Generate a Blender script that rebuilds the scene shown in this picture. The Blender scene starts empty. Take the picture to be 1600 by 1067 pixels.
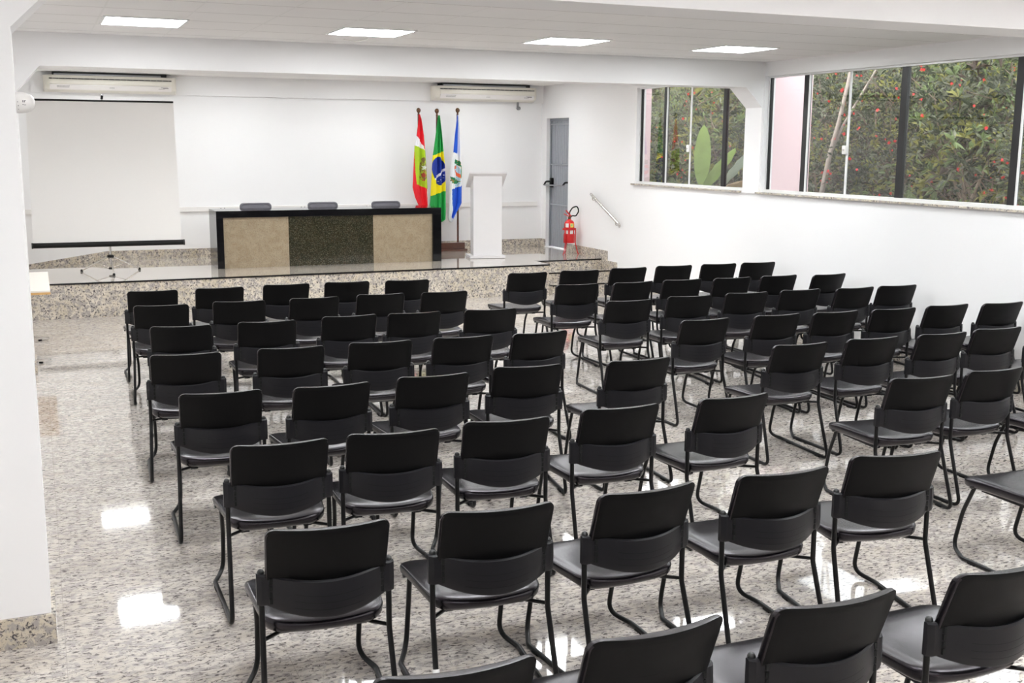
import bpy, bmesh, math, random
from mathutils import Vector, Matrix
PI = math.pi
S = bpy.context.scene
COL = S.collection

# ------------------------------------------------------------------ camera
cam_d = bpy.data.cameras.new('camera')
cam = bpy.data.objects.new('camera', cam_d)
COL.objects.link(cam)
S.camera = cam
cam_d.sensor_width = 36.0
cam_d.lens = 36.0 * 1734.19 / 1600.0
cam_d.clip_start = 0.05
cam_d.clip_end = 200
R = [[0.9198986982840974, -0.39210790456102584, 0.0061462245309095095],
     [-0.06285588603655688, -0.16289613003234457, -0.9846390142641336],
     [0.38708593682253856, 0.9053818211126435, -0.17449422773539183]]
mw = Matrix(((R[0][0], -R[1][0], -R[2][0], 0.0),
             (R[0][1], -R[1][1], -R[2][1], 0.0),
             (R[0][2], -R[1][2], -R[2][2], 2.22195),
             (0, 0, 0, 1)))
cam.matrix_world = mw

# ------------------------------------------------------------------ world, sun, exposure
W = bpy.data.worlds.new('overcast')
S.world = W
W.use_nodes = True
W.node_tree.nodes['Background'].inputs[0].default_value = (0.93, 0.96, 1.0, 1)
W.node_tree.nodes['Background'].inputs[1].default_value = 3.5
sun_d = bpy.data.lights.new('sun', 'SUN')
sun_d.energy = 3.0
sun_d.angle = math.radians(12)
sun_d.color = (1.0, 0.95, 0.86)
sun = bpy.data.objects.new('sun', sun_d)
COL.objects.link(sun)
sun.rotation_euler = Vector((1.0, 0.35, -1.15)).to_track_quat('-Z', 'Y').to_euler()
S.view_settings.view_transform = 'Standard'
S.view_settings.look = 'None'
S.view_settings.gamma = 1.0
S.view_settings.use_curve_mapping = False
S.view_settings.exposure = 0.47
LAMP = 22.5        # emission strength of the ceiling light diffusers
S.cycles.use_denoising = True
S.cycles.max_bounces = 10
S.cycles.diffuse_bounces = 6
S.cycles.glossy_bounces = 4
S.cycles.transparent_max_bounces = 12
S.cycles.sample_clamp_indirect = 6.0
S.cycles.caustics_reflective = False
S.cycles.caustics_refractive = False

# ------------------------------------------------------------------ measurements (metres)
XW = 8.22      # right wall
XL = -1.2      # left wall
YB = 17.95     # wall behind the stage
YR = -3.0      # wall behind the camera
ZC = 3.225     # ceiling
ZS = 0.4555    # stage floor
YS = 15.09     # stage front
ZB = 2.92      # underside of the beams
YF = 11.478    # front of the far beam
YN = 5.12      # front of the near beam
rnd = random.Random(7)

# ------------------------------------------------------------------ materials
def nodes_of(name):
    m = bpy.data.materials.new(name)
    m.use_nodes = True
    nt = m.node_tree
    return m, nt, nt.nodes['Principled BSDF']

def mat(name, col, rough=0.5, metal=0.0, spec=0.5, coat=0.0, bump=None, vary=0.0, vscale=8.0, emis=None, estr=0.0):
    m, nt, b = nodes_of(name)
    b.inputs['Base Color'].default_value = (*col, 1)
    b.inputs['Roughness'].default_value = rough
    b.inputs['Metallic'].default_value = metal
    b.inputs['Specular IOR Level'].default_value = spec
    b.inputs['Coat Weight'].default_value = coat
    b.inputs['Coat Roughness'].default_value = 0.08
    if emis:
        b.inputs['Emission Color'].default_value = (*emis, 1)
        b.inputs['Emission Strength'].default_value = estr
    tc = nt.nodes.new('ShaderNodeTexCoord')
    if vary:
        n = nt.nodes.new('ShaderNodeTexNoise')
        n.inputs['Scale'].default_value = vscale
        n.inputs['Detail'].default_value = 4
        nt.links.new(tc.outputs['Object'], n.inputs['Vector'])
        mx = nt.nodes.new('ShaderNodeMixRGB')
        mx.inputs[1].default_value = (*[c * (1 - vary) for c in col], 1)
        mx.inputs[2].default_value = (*[min(1, c * (1 + vary)) for c in col], 1)
        nt.links.new(n.outputs[0], mx.inputs[0])
        nt.links.new(mx.outputs[0], b.inputs['Base Color'])
    if bump:
        n2 = nt.nodes.new('ShaderNodeTexNoise')
        n2.inputs['Scale'].default_value = bump[0]
        n2.inputs['Detail'].default_value = 3
        nt.links.new(tc.outputs['Object'], n2.inputs['Vector'])
        bp = nt.nodes.new('ShaderNodeBump')
        bp.inputs['Strength'].default_value = bump[1]
        bp.inputs['Distance'].default_value = 0.002
        nt.links.new(n2.outputs[0], bp.inputs['Height'])
        nt.links.new(bp.outputs[0], b.inputs['Normal'])
    return m

def ramp(nt, src, stops):
    r = nt.nodes.new('ShaderNodeValToRGB')
    e = r.color_ramp.elements
    e[0].position, e[0].color = stops[0][0], (*stops[0][1], 1)
    e[1].position, e[1].color = stops[1][0], (*stops[1][1], 1)
    for p, c in stops[2:]:
        x = e.new(p)
        x.color = (*c, 1)
    nt.links.new(src, r.inputs[0])
    return r.outputs[0]

def granite(name, base, warm, dark, vein, scale, stretch, rough, joint=None, amount=1.0, coat=0.0):
    m, nt, b = nodes_of(name)
    tc = nt.nodes.new('ShaderNodeTexCoord')
    mp = nt.nodes.new('ShaderNodeMapping')
    mp.inputs['Scale'].default_value = stretch
    nt.links.new(tc.outputs['Object'], mp.inputs['Vector'])
    def noise(sc, det, dist=0.0, rg=0.6):
        n = nt.nodes.new('ShaderNodeTexNoise')
        n.inputs['Scale'].default_value = sc
        n.inputs['Detail'].default_value = det
        n.inputs['Roughness'].default_value = rg
        n.inputs['Distortion'].default_value = dist
        nt.links.new(mp.outputs[0], n.inputs['Vector'])
        return n.outputs[0]
    def mix(f, a, c):
        x = nt.nodes.new('ShaderNodeMixRGB')
        nt.links.new(f, x.inputs[0])
        for i, v in ((1, a), (2, c)):
            if isinstance(v, tuple):
                x.inputs[i].default_value = (*v, 1)
            else:
                nt.links.new(v, x.inputs[i])
        return x.outputs[0]
    K, Wt = (0, 0, 0), (1, 1, 1)
    c = mix(ramp(nt, noise(scale * 0.16, 3, 0.4), [(0.36, K), (0.66, Wt)]), base, warm)
    c = mix(ramp(nt, noise(scale * 0.75, 6, 0.5, 0.7), [(0.475, K), (0.56, (amount,) * 3)]), c, vein)
    c = mix(ramp(nt, noise(scale * 1.35, 5, 0.6, 0.7), [(0.545, K), (0.59, (amount,) * 3)]), c, dark)
    if joint:
        sx, sy = joint
        sep = nt.nodes.new('ShaderNodeSeparateXYZ')
        nt.links.new(tc.outputs['Object'], sep.inputs[0])
        fs = []
        for ax, st in ((0, sx), (1, sy)):
            d = nt.nodes.new('ShaderNodeMath'); d.operation = 'PINGPONG'
            nt.links.new(sep.outputs[ax], d.inputs[0]); d.inputs[1].default_value = st / 2
            l = nt.nodes.new('ShaderNodeMath'); l.operation = 'LESS_THAN'
            nt.links.new(d.outputs[0], l.inputs[0]); l.inputs[1].default_value = 0.0016
            fs.append(l.outputs[0])
        a = nt.nodes.new('ShaderNodeMath'); a.operation = 'MAXIMUM'
        nt.links.new(fs[0], a.inputs[0]); nt.links.new(fs[1], a.inputs[1])
        h = nt.nodes.new('ShaderNodeMath'); h.operation = 'MULTIPLY'; h.inputs[1].default_value = 0.5
        nt.links.new(a.outputs[0], h.inputs[0])
        c = mix(h.outputs[0], c, (0.30, 0.27, 0.24))
    nt.links.new(c, b.inputs['Base Color'])
    b.inputs['Roughness'].default_value = rough
    b.inputs['Coat Weight'].default_value = coat
    b.inputs['Coat Roughness'].default_value = 0.03
    return m

M = {}
M['wall'] = mat('white_wall_paint', (0.88, 0.875, 0.88), 0.65, bump=(60, 0.12))
M['beam'] = mat('white_beam_paint', (0.91, 0.90, 0.905), 0.6, bump=(40, 0.1))
M['floor'] = granite('polished_floor_granite', (0.70, 0.65, 0.595), (0.58, 0.52, 0.455), (0.10, 0.085, 0.085), (0.42, 0.38, 0.365), 44, (0.5, 1.0, 1), 0.05, (0.9, 0.9), 0.9, 0.3)
M['stage'] = granite('polished_stage_granite', (0.66, 0.60, 0.53), (0.58, 0.51, 0.43), (0.34, 0.30, 0.27), (0.50, 0.45, 0.40), 60, (0.6, 1, 1), 0.05, (0.9, 0.9), 0.6, 0.6)
M['riser'] = granite('speckled_riser_granite', (0.68, 0.62, 0.53), (0.54, 0.47, 0.36), (0.09, 0.08, 0.085), (0.38, 0.345, 0.325), 30, (1, 1, 1), 0.22)
M['nosing'] = mat('black_granite', (0.012, 0.011, 0.012), 0.07, spec=0.5, vary=0.3, vscale=120)
M['desk_black'] = mat('polished_black_granite', (0.005, 0.005, 0.006), 0.06, spec=0.4, vary=0.3, vscale=90)
M['desk_beige'] = granite('beige_desk_granite', (0.38, 0.31, 0.215), (0.30, 0.23, 0.15), (0.20, 0.15, 0.10), (0.33, 0.27, 0.19), 70, (1, 1, 1), 0.16, None, 0.7)
M['desk_green'] = granite('dark_green_desk_granite', (0.020, 0.019, 0.009), (0.040, 0.030, 0.015), (0.13, 0.125, 0.085), (0.02, 0.02, 0.012), 62, (1, 1, 1), 0.12, None, 0.9)
M['leather'] = mat('black_vinyl', (0.005, 0.0045, 0.0056), 0.27, spec=0.5, bump=(350, 0.06))
M['leather'].node_tree.nodes['Principled BSDF'].inputs['Specular Tint'].default_value = (1.0, 0.90, 1.0, 1)  # lavender tint paints in the sheen of pinkish light from outside
M['back_shell'] = mat('black_vinyl_rear', (0.0035, 0.0033, 0.0036), 0.5, spec=0.16, bump=(450, 0.35))
M['plastic'] = mat('black_ribbed_plastic', (0.0085, 0.008, 0.0105), 0.40, spec=0.3, bump=(120, 0.1))
M['slot'] = mat('vent_slot_black', (0.002, 0.002, 0.002), 0.9)
M['steel_black'] = mat('black_painted_tube', (0.004, 0.0035, 0.004), 0.32, spec=0.3)
M['knob'] = mat('black_knob', (0.02, 0.02, 0.02), 0.3)
M['tape'] = mat('white_tape', (0.85, 0.85, 0.85), 0.5)
M['grey_leather'] = mat('grey_black_leather', (0.10, 0.095, 0.115), 0.3, vary=0.12)
M['white_plastic'] = mat('white_plastic', (0.84, 0.82, 0.80), 0.35)
M['ac_plastic'] = mat('ivory_plastic', (0.80, 0.77, 0.69), 0.35)
M['ac_flap'] = mat('white_flap_plastic', (0.84, 0.81, 0.79), 0.3)
M['dark'] = mat('dark_recess', (0.012, 0.012, 0.014), 0.6)
M['metal_grey'] = mat('grey_metal', (0.30, 0.30, 0.31), 0.35, metal=0.8)
M['print'] = mat('grey_print', (0.16, 0.15, 0.16), 0.6)
M['chrome'] = mat('brushed_steel', (0.72, 0.70, 0.68), 0.22, metal=1.0)
M['alu'] = mat('white_aluminium', (0.80, 0.80, 0.80), 0.35, metal=0.15)
M['black_frame'] = mat('black_window_bar', (0.010, 0.010, 0.011), 0.35)
M['door'] = mat('grey_painted_steel', (0.32, 0.335, 0.365), 0.4, spec=0.4)
M['door_frame'] = mat('dark_grey_steel', (0.22, 0.235, 0.26), 0.4)
M['rubber'] = mat('black_rubber', (0.005, 0.005, 0.005), 0.5, spec=0.25)
M['red'] = mat('fire_red_paint', (0.68, 0.012, 0.012), 0.25, coat=0.3)
M['red_dark'] = mat('stand_red_paint', (0.55, 0.012, 0.014), 0.35)
M['label_w'] = mat('white_label', (0.80, 0.80, 0.78), 0.5)
M['label_y'] = mat('yellow_label', (0.80, 0.70, 0.12), 0.5)
M['label_g'] = mat('green_label', (0.25, 0.55, 0.25), 0.5)
M['podium'] = mat('podium_white', (0.76, 0.75, 0.765), 0.45)
M['table_top'] = mat('white_laminate', (0.80, 0.76, 0.70), 0.35)
M['wood_edge'] = mat('light_wood_edge', (0.62, 0.36, 0.13), 0.45, vary=0.15, vscale=30)
M['wood'] = mat('dark_brown_wood', (0.085, 0.028, 0.016), 0.3, vary=0.35, vscale=25, coat=0.3)
M['brass'] = mat('bronze_ball', (0.12, 0.055, 0.028), 0.25, metal=0.4)
M['screen'] = mat('matte_screen_fabric', (0.85, 0.84, 0.83), 0.85)
M['screen_edge'] = mat('screen_white_edge', (0.80, 0.79, 0.78), 0.7)
M['pink'] = mat('pink_exterior_render', (0.84, 0.63, 0.66), 0.8, bump=(80, 0.3))
M['bark'] = mat('bark', (0.20, 0.15, 0.11), 0.85, vary=0.35, vscale=14, bump=(30, 0.8))
M['bark_pale'] = mat('pale_bark', (0.42, 0.36, 0.32), 0.8, vary=0.3, vscale=14, bump=(30, 0.8))
M['soil'] = mat('soil_slope', (0.045, 0.05, 0.025), 0.95, vary=0.5, vscale=3, bump=(10, 1))
M['conc'] = mat('pale_outside_slab', (0.6, 0.58, 0.55), 0.9, vary=0.1, vscale=5)
M['lamp'] = mat('light_diffuser', (0.9, 0.9, 0.9), 0.5, emis=(0.95, 0.985, 1.0), estr=LAMP)
M['lamp_dim'] = mat('light_diffuser_stage', (0.9, 0.9, 0.9), 0.5, emis=(0.95, 0.985, 1.0), estr=LAMP * 1.0)

def leafmat(name, col, tr=0.45, vary=0.3):
    m, nt, b = nodes_of(name)
    tc = nt.nodes.new('ShaderNodeTexCoord')
    n = nt.nodes.new('ShaderNodeTexNoise'); n.inputs['Scale'].default_value = 3.5
    nt.links.new(tc.outputs['Object'], n.inputs['Vector'])
    c = ramp(nt, n.outputs[0], [(0.3, tuple(v * (1 - vary) for v in col)), (0.7, tuple(min(1, v * (1 + vary)) for v in col))])
    nt.links.new(c, b.inputs['Base Color'])
    b.inputs['Roughness'].default_value = 0.42
    t = nt.nodes.new('ShaderNodeBsdfTranslucent')
    nt.links.new(c, t.inputs[0])
    mx = nt.nodes.new('ShaderNodeMixShader'); mx.inputs[0].default_value = tr
    nt.links.new(b.outputs[0], mx.inputs[1]); nt.links.new(t.outputs[0], mx.inputs[2])
    nt.links.new(mx.outputs[0], nt.nodes['Material Output'].inputs[0])
    return m
M['leaf1'] = leafmat('leaf_dark_green', (0.045, 0.058, 0.03))
M['leaf2'] = leafmat('leaf_grey_green', (0.19, 0.205, 0.14))
M['leaf3'] = leafmat('leaf_yellow_green', (0.27, 0.27, 0.07), 0.5)
M['leaf4'] = leafmat('leaf_brown', (0.085, 0.058, 0.045))
M['leaf5'] = leafmat('leaf_fresh_green', (0.17, 0.23, 0.09))
M['banana'] = leafmat('banana_leaf_green', (0.26, 0.36, 0.10), 0.5, 0.15)
M['banana_pale'] = leafmat('banana_leaf_pale', (0.36, 0.42, 0.33), 0.4, 0.15)
M['banana_dry'] = leafmat('banana_leaf_dry', (0.36, 0.23, 0.12), 0.4, 0.3)
M['blossom'] = leafmat('red_blossom', (0.80, 0.035, 0.035), 0.3, 0.1)

def glassmat():
    m, nt, b = nodes_of('window_glass')
    nt.nodes.remove(b)
    tr = nt.nodes.new('ShaderNodeBsdfTransparent'); tr.inputs[0].default_value = (0.93, 0.94, 0.93, 1)
    gl = nt.nodes.new('ShaderNodeBsdfGlossy'); gl.inputs['Roughness'].default_value = 0.01
    gl.inputs[0].default_value = (1, 0.97, 0.98, 1)
    fr = nt.nodes.new('ShaderNodeFresnel')
    ge = nt.nodes.new('ShaderNodeNewGeometry')      # same reflectance on both faces of the thin pane
    ma = nt.nodes.new('ShaderNodeMath'); ma.operation = 'MULTIPLY_ADD'
    nt.links.new(ge.outputs['Backfacing'], ma.inputs[0]); ma.inputs[1].default_value = 1 / 1.55 - 1.55; ma.inputs[2].default_value = 1.55
    nt.links.new(ma.outputs[0], fr.inputs[0])
    mx = nt.nodes.new('ShaderNodeMixShader')
    nt.links.new(fr.outputs[0], mx.inputs[0]); nt.links.new(tr.outputs[0], mx.inputs[1]); nt.links.new(gl.outputs[0], mx.inputs[2])
    nt.links.new(mx.outputs[0], nt.nodes['Material Output'].inputs[0])
    return m
M['glass'] = glassmat()

def ceilmat():
    m, nt, b = nodes_of('ceiling_tiles')
    tc = nt.nodes.new('ShaderNodeTexCoord')
    sep = nt.nodes.new('ShaderNodeSeparateXYZ')
    nt.links.new(tc.outputs['Object'], sep.inputs[0])
    base = (0.95, 0.935, 0.93)
    prev = None
    for ax, off, wdt, colr in ((1, 0.02, 0.006, (0.50, 0.47, 0.46)), (0, 0.57, 0.007, (0.88, 0.87, 0.86))):
        a = nt.nodes.new('ShaderNodeMath'); a.operation = 'SUBTRACT'
        nt.links.new(sep.outputs[ax], a.inputs[0]); a.inputs[1].default_value = off
        d = nt.nodes.new('ShaderNodeMath'); d.operation = 'PINGPONG'
        nt.links.new(a.outputs[0], d.inputs[0]); d.inputs[1].default_value = 0.6567 / 2
        l = nt.nodes.new('ShaderNodeMath'); l.operation = 'LESS_THAN'
        nt.links.new(d.outputs[0], l.inputs[0]); l.inputs[1].default_value = wdt
        x = nt.nodes.new('ShaderNodeMixRGB')
        nt.links.new(l.outputs[0], x.inputs[0])
        if prev is None:
            n = nt.nodes.new('ShaderNodeTexNoise'); n.inputs['Scale'].default_value = 1.1
            nt.links.new(tc.outputs['Object'], n.inputs['Vector'])
            prev = ramp(nt, n.outputs[0], [(0.3, tuple(v * 0.96 for v in base)), (0.7, base)])
        nt.links.new(prev, x.inputs[1]); x.inputs[2].default_value = (*colr, 1)
        prev = x.outputs[0]
    nt.links.new(prev, b.inputs['Base Color'])
    b.inputs['Roughness'].default_value = 0.7
    return m
M['ceiling'] = ceilmat()

# ------------------------------------------------------------------ mesh helpers
def make(name, bm, mats, parent=None, smooth=None):
    me = bpy.data.meshes.new(name)
    bm.normal_update()
    bm.to_mesh(me)
    bm.free()
    o = bpy.data.objects.new(name, me)
    COL.objects.link(o)
    if not isinstance(mats, (list, tuple)):
        mats = [mats]
    for m in mats:
        me.materials.append(m)
    if smooth is not None:
        me.polygons.foreach_set('use_smooth', [True] * len(me.polygons))
        if smooth < 179:
            me.set_sharp_from_angle(angle=math.radians(smooth))
    if parent:
        o.parent = parent
    return o

def tag(o, label, cat=None, group=None, kind=None):
    if label: o['label'] = label
    if cat: o['category'] = cat
    if group: o['group'] = group
    if kind: o['kind'] = kind
    return o

def thing(name, label, cat, loc=(0, 0, 0), rotz=0, group=None):
    o = bpy.data.objects.new(name, None)
    o.empty_display_size = 0.1
    COL.objects.link(o)
    o.location = loc
    o.rotation_euler = (0, 0, rotz)
    return tag(o, label, cat, group)

def struct(name, bm, m, smooth=None, parent=None):
    o = make(name, bm, m, parent, smooth)
    if parent is None: o['kind'] = 'structure'
    return o

def box(bm, x0, x1, y0, y1, z0, z1, mi=0, bev=0.0):
    vs = [bm.verts.new((x, y, z)) for x in (x0, x1) for y in (y0, y1) for z in (z0, z1)]
    idx = ((0, 1, 3, 2), (4, 6, 7, 5), (0, 4, 5, 1), (2, 3, 7, 6), (0, 2, 6, 4), (1, 5, 7, 3))
    fs = [bm.faces.new([vs[i] for i in f]) for f in idx]
    if bev > 0:
        es = list({e for f in fs for e in f.edges})
        r = bmesh.ops.bevel(bm, geom=es, offset=bev, segments=2, affect='EDGES', profile=0.5)
        fs = list({f for f in r['faces']} | {f for f in fs if f.is_valid})
    for f in fs:
        if f.is_valid: f.material_index = mi
    return fs

def prism(bm, poly, ax, a0, a1, mi=0):
    """extrude a polygon of 2-D points along axis ax between a0 and a1"""
    def P(p, a):
        q = list(p); q.insert(ax, a); return q
    v0 = [bm.verts.new(P(p, a0)) for p in poly]
    v1 = [bm.verts.new(P(p, a1)) for p in poly]
    n = len(poly)
    fs = [bm.faces.new(v0), bm.faces.new(v1[::-1])]
    for i in range(n):
        fs.append(bm.faces.new((v0[i], v1[i], v1[(i + 1) % n], v0[(i + 1) % n])))
    bmesh.ops.recalc_face_normals(bm, faces=fs)
    for f in fs: f.material_index = mi
    return fs

def fillet(pts, rads, n=5):
    out = [Vector(pts[0])]
    for i in range(1, len(pts) - 1):
        p, a, b = Vector(pts[i]), Vector(pts[i - 1]), Vector(pts[i + 1])
        r = rads[i] if isinstance(rads, (list, tuple)) else rads
        if r <= 0:
            out.append(p); continue
        da, db = (a - p).normalized(), (b - p).normalized()
        ang = da.angle(db)
        d = min(r / math.tan(ang / 2) if ang < 3.13 else 0, (a - p).length * 0.48, (b - p).length * 0.48)
        s, e = p + da * d, p + db * d
        for k in range(n + 1):
            t = k / n
            out.append(s * (1 - t) ** 2 + p * 2 * t * (1 - t) + e * t * t)
    out.append(Vector(pts[-1]))
    return out

def tube(bm, pts, r, seg=10, mi=0, cap=True):
    pts = [Vector(p) for p in pts]
    rs = r if isinstance(r, (list, tuple)) else [r] * len(pts)
    t0 = (pts[1] - pts[0]).normalized()
    nrm = t0.orthogonal().normalized()
    rings = []
    for i, p in enumerate(pts):
        if i == 0: t = t0
        elif i == len(pts) - 1: t = (pts[i] - pts[i - 1]).normalized()
        else: t = ((pts[i] - pts[i - 1]).normalized() + (pts[i + 1] - pts[i]).normalized()).normalized()
        nrm = (nrm - t * nrm.dot(t)).normalized()
        bn = t.cross(nrm)
        rings.append([bm.verts.new(p + (nrm * math.cos(2 * PI * k / seg) + bn * math.sin(2 * PI * k / seg)) * rs[i]) for k in range(seg)])
    for a, b in zip(rings, rings[1:]):
        for k in range(seg):
            f = bm.faces.new((a[k], a[(k + 1) % seg], b[(k + 1) % seg], b[k])); f.material_index = mi
    if cap:
        bm.faces.new(rings[0][::-1]).material_index = mi
        bm.faces.new(rings[-1]).material_index = mi

def lathe(bm, prof, c=(0, 0, 0), seg=20, mi=0, axis='z', sy=1.0):
    """prof: list of (r, h)"""
    rings = []
    for r, h in prof:
        ring = []
        for k in range(seg):
            a = 2 * PI * k / seg
            p = (r * math.cos(a), r * math.sin(a) * sy, h)
            if axis == 'x': p = (p[2], p[0], p[1])
            elif axis == 'y': p = (p[0], p[2], p[1])
            ring.append(bm.verts.new(Vector(p) + Vector(c)))
        rings.append(ring)
    fs = []
    for a, b in zip(rings, rings[1:]):
        for k in range(seg):
            fs.append(bm.faces.new((a[k], a[(k + 1) % seg], b[(k + 1) % seg], b[k])))
    fs.append(bm.faces.new(rings[0][::-1])); fs.append(bm.faces.new(rings[-1]))
    bmesh.ops.recalc_face_normals(bm, faces=fs)
    for f in fs: f.material_index = mi

def rrect(a, b, r, n=5, m=9):
    """rounded rectangle outline with m points along each side"""
    r = min(r, a - 1e-4, b - 1e-4)
    pts = []
    cs = ((a - r, b - r, 0), (-a + r, b - r, 90), (-a + r, -b + r, 180), (a - r, -b + r, 270))
    for i, (cx, cy, s) in enumerate(cs):
        for k in range(n + 1):
            t = math.radians(s + 90 * k / n)
            pts.append((cx + r * math.cos(t), cy + r * math.sin(t)))
        nx, ny, s2 = cs[(i + 1) % 4]
        t2 = math.radians(s2)
        e = pts[-1]; g = (nx + r * math.cos(t2), ny + r * math.sin(t2))
        for k in range(1, m):
            t = k / m
            pts.append((e[0] * (1 - t) + g[0] * t, e[1] * (1 - t) + g[1] * t))
    return pts

def cushion(bm, a, b, r, prof, fn, mi=0):
    """prof: (inset, height) rings; fn maps (x, y, h) to a point"""
    rings = []
    for d, h in prof:
        rings.append([bm.verts.new(fn(x, y, h)) for x, y in rrect(a - d, b - d, max(r - d, (b - d) * 0.25))])
    n = len(rings[0]); fs = []
    for p, q in zip(rings, rings[1:]):
        for k in range(n):
            fs.append(bm.faces.new((p[k], p[(k + 1) % n], q[(k + 1) % n], q[k])))
    fs.append(bm.faces.new(rings[0][::-1])); fs.append(bm.faces.new(rings[-1]))
    bmesh.ops.recalc_face_normals(bm, faces=fs)
    for f in fs: f.material_index = mi

def dup(root, loc, rotz, name=None, label=None, group=None):
    r = root.copy(); COL.objects.link(r)
    r.location = loc; r.rotation_euler = (0, 0, rotz)
    if label: r['label'] = label
    if group: r['group'] = group
    for ch in list(root.children):
        c = ch.copy(); COL.objects.link(c); c.parent = r
        for g in list(ch.children):
            d = g.copy(); COL.objects.link(d); d.parent = c
    return r

B = bmesh.new
# ================================================================== ROOM SHELL
bm = B(); box(bm, XL, XW, YR, YS + 0.6, -0.15, 0); struct('floor', bm, M['floor'])

bm = B()
box(bm, XL - 0.2, XW + 0.16, YR - 0.2, YB + 0.2, ZC, ZC + 0.25)
struct('ceiling', bm, M['ceiling'])

# right wall with its two window openings and the door opening
W1 = (11.86, 14.61); W2 = (5.62, 11.47); SZ, TZ = 1.665, 3.055
D0, D1, DT = 16.885, 17.755, 2.672
X2 = XW + 0.15
bm = B()
box(bm, XW, X2, YR, D0, 0, SZ)
box(bm, XW, X2, YR, D0, TZ, ZC)
for y0, y1 in ((YR, W2[0]), (W2[1], W1[0]), (W1[1], D0)):
    box(bm, XW, X2, y0, y1, SZ, TZ)
box(bm, XW, X2, D0, D1, DT, ZC); box(bm, XW, X2, D0, D1, 0, ZS - 0.0)
box(bm, XW, X2, D1, YB + 0.2, 0, ZC)
struct('wall_right', bm, M['wall'])
bm = B(); box(bm, XL, X2, YB, YB + 0.2, 0, ZC)
box(bm, 0.04, XW, YB - 0.05, YB + 0.01, 2.932, ZC)
struct('wall_back', bm, M['wall'])
bm = B(); box(bm, XL - 0.2, XL, YR, YB + 0.2, 0, ZC); struct('wall_left', bm, M['wall'])
bm = B(); box(bm, XL, XW, YR - 0.2, YR, 0, ZC); struct('wall_rear', bm, M['wall'])
SZ_ = SZ
# beams with haunches and columns (three concrete frames)
def frame(yf, xcol, xh, first):
    bm = B()
    box(bm, XL, XW, yf, yf + 0.36, ZB, ZC)
    struct('ceiling_beam', bm, M['beam'])
    bm = B()
    y0, y1 = yf + 0.008, yf + 0.352
    box(bm, xcol - 0.42, xcol, y0, y1, 0, ZB)
    prism(bm, [(xcol, 2.68), (xh, ZB), (xcol, ZB)], 1, y0, y1) if False else None
    v = [(xcol, 2.685), (xh, ZB + 0.001), (xcol, ZB + 0.001)]
    a = [bm.verts.new((p[0], y0, p[1])) for p in v]; b = [bm.verts.new((p[0], y1, p[1])) for p in v]
    bm.faces.new(a); bm.faces.new(b[::-1])
    for i in range(3): bm.faces.new((a[i], b[i], b[(i + 1) % 3], a[(i + 1) % 3]))
    bmesh.ops.recalc_face_normals(bm, faces=bm.faces[:])
    struct('column', bm, M['beam'])
    bm = B()
    v = [(XW - 0.022, 2.685), (XW - 0.022 - (ZB - 2.685) * 1.03, ZB + 0.001), (XW - 0.022, ZB + 0.001)]
    a = [bm.verts.new((p[0], y0, p[1])) for p in v]; b = [bm.verts.new((p[0], y1, p[1])) for p in v]
    bm.faces.new(a); bm.faces.new(b[::-1])
    for i in range(3): bm.faces.new((a[i], b[i], b[(i + 1) % 3], a[(i + 1) % 3]))
    bmesh.ops.recalc_face_normals(bm, faces=bm.faces[:])
    box(bm, XW - 0.022, XW, y0, y1, SZ_ - 0.02, ZB)
    struct('column', bm, M['beam'])
    bm = B(); t = 0.018
    box(bm, xcol - 0.42 - t, xcol + t, y0 - t, y1 + t, 0, 0.14)
    struct('trim_2', bm, M['riser'])
frame(YF, -0.10, 0.115, False)
frame(YN, -0.05, 0.19, True)
frame(YN - 6.36, -0.60, -0.36, False)

# stage with a stepped corner
bm = B()
XS = 7.05
RX, RY, RS = 0.97, 16.95, 0.147      # a ramp runs down to the left along the wall behind the stage
zr = ZS - (RX - XL) * RS
def slab(poly, z0, z1, mi): prism(bm, poly, 2, z0, z1, mi)
e = 0.012
for d, z0, z1, mi in ((0.0, 0.0, ZS - 0.02, 0), (e, ZS - 0.02, ZS, 1)):
    slab([(XL, YS - d), (XS + d, YS - d), (XS + d, 15.60 - d), (XW, 15.60 - d), (XW, RY), (XL, RY)], z0, z1, mi)
    slab([(RX, RY), (XW, RY), (XW, YB), (RX, YB)], z0, z1, mi)
prism(bm, [(RX, 0), (RX, ZS), (XL, zr), (XL, 0)], 1, RY, YB, 1)
# steps in the corner
for y0, zt in ((15.26, 0.304), (14.95, 0.152)):
    box(bm, XS + 0.0 if y0 > 15.1 else XS - 0.0, XW, y0, 15.61, 0 if zt < .2 else 0.15, zt - 0.018, 0)
    box(bm, XS, XW, y0 - 0.012, 15.61, zt - 0.018, zt, 1)
o = struct('stage', bm, [M['riser'], M['stage'], M['nosing']])
for p in o.data.polygons:      # thin black granite edge on every front lip
    if p.material_index == 1 and abs(p.normal.z) < 0.5: p.material_index = 2
# black nosing strips laid along the tread edges
bm = B()
box(bm, XL, XS + 0.013, YS - 0.014, YS + 0.028, ZS - 0.004, ZS + 0.0015)
box(bm, XS + 0.005, XW - 0.02, 15.575, 15.63, ZS - 0.003, ZS + 0.0015)
for y0, zt in ((15.26, 0.304), (14.95, 0.152)):
    box(bm, XS + 0.001, XW - 0.02, y0 - 0.014, y0 + 0.03, zt - 0.003, zt + 0.0015)
struct('trim_3', bm, M['nosing'])
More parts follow.
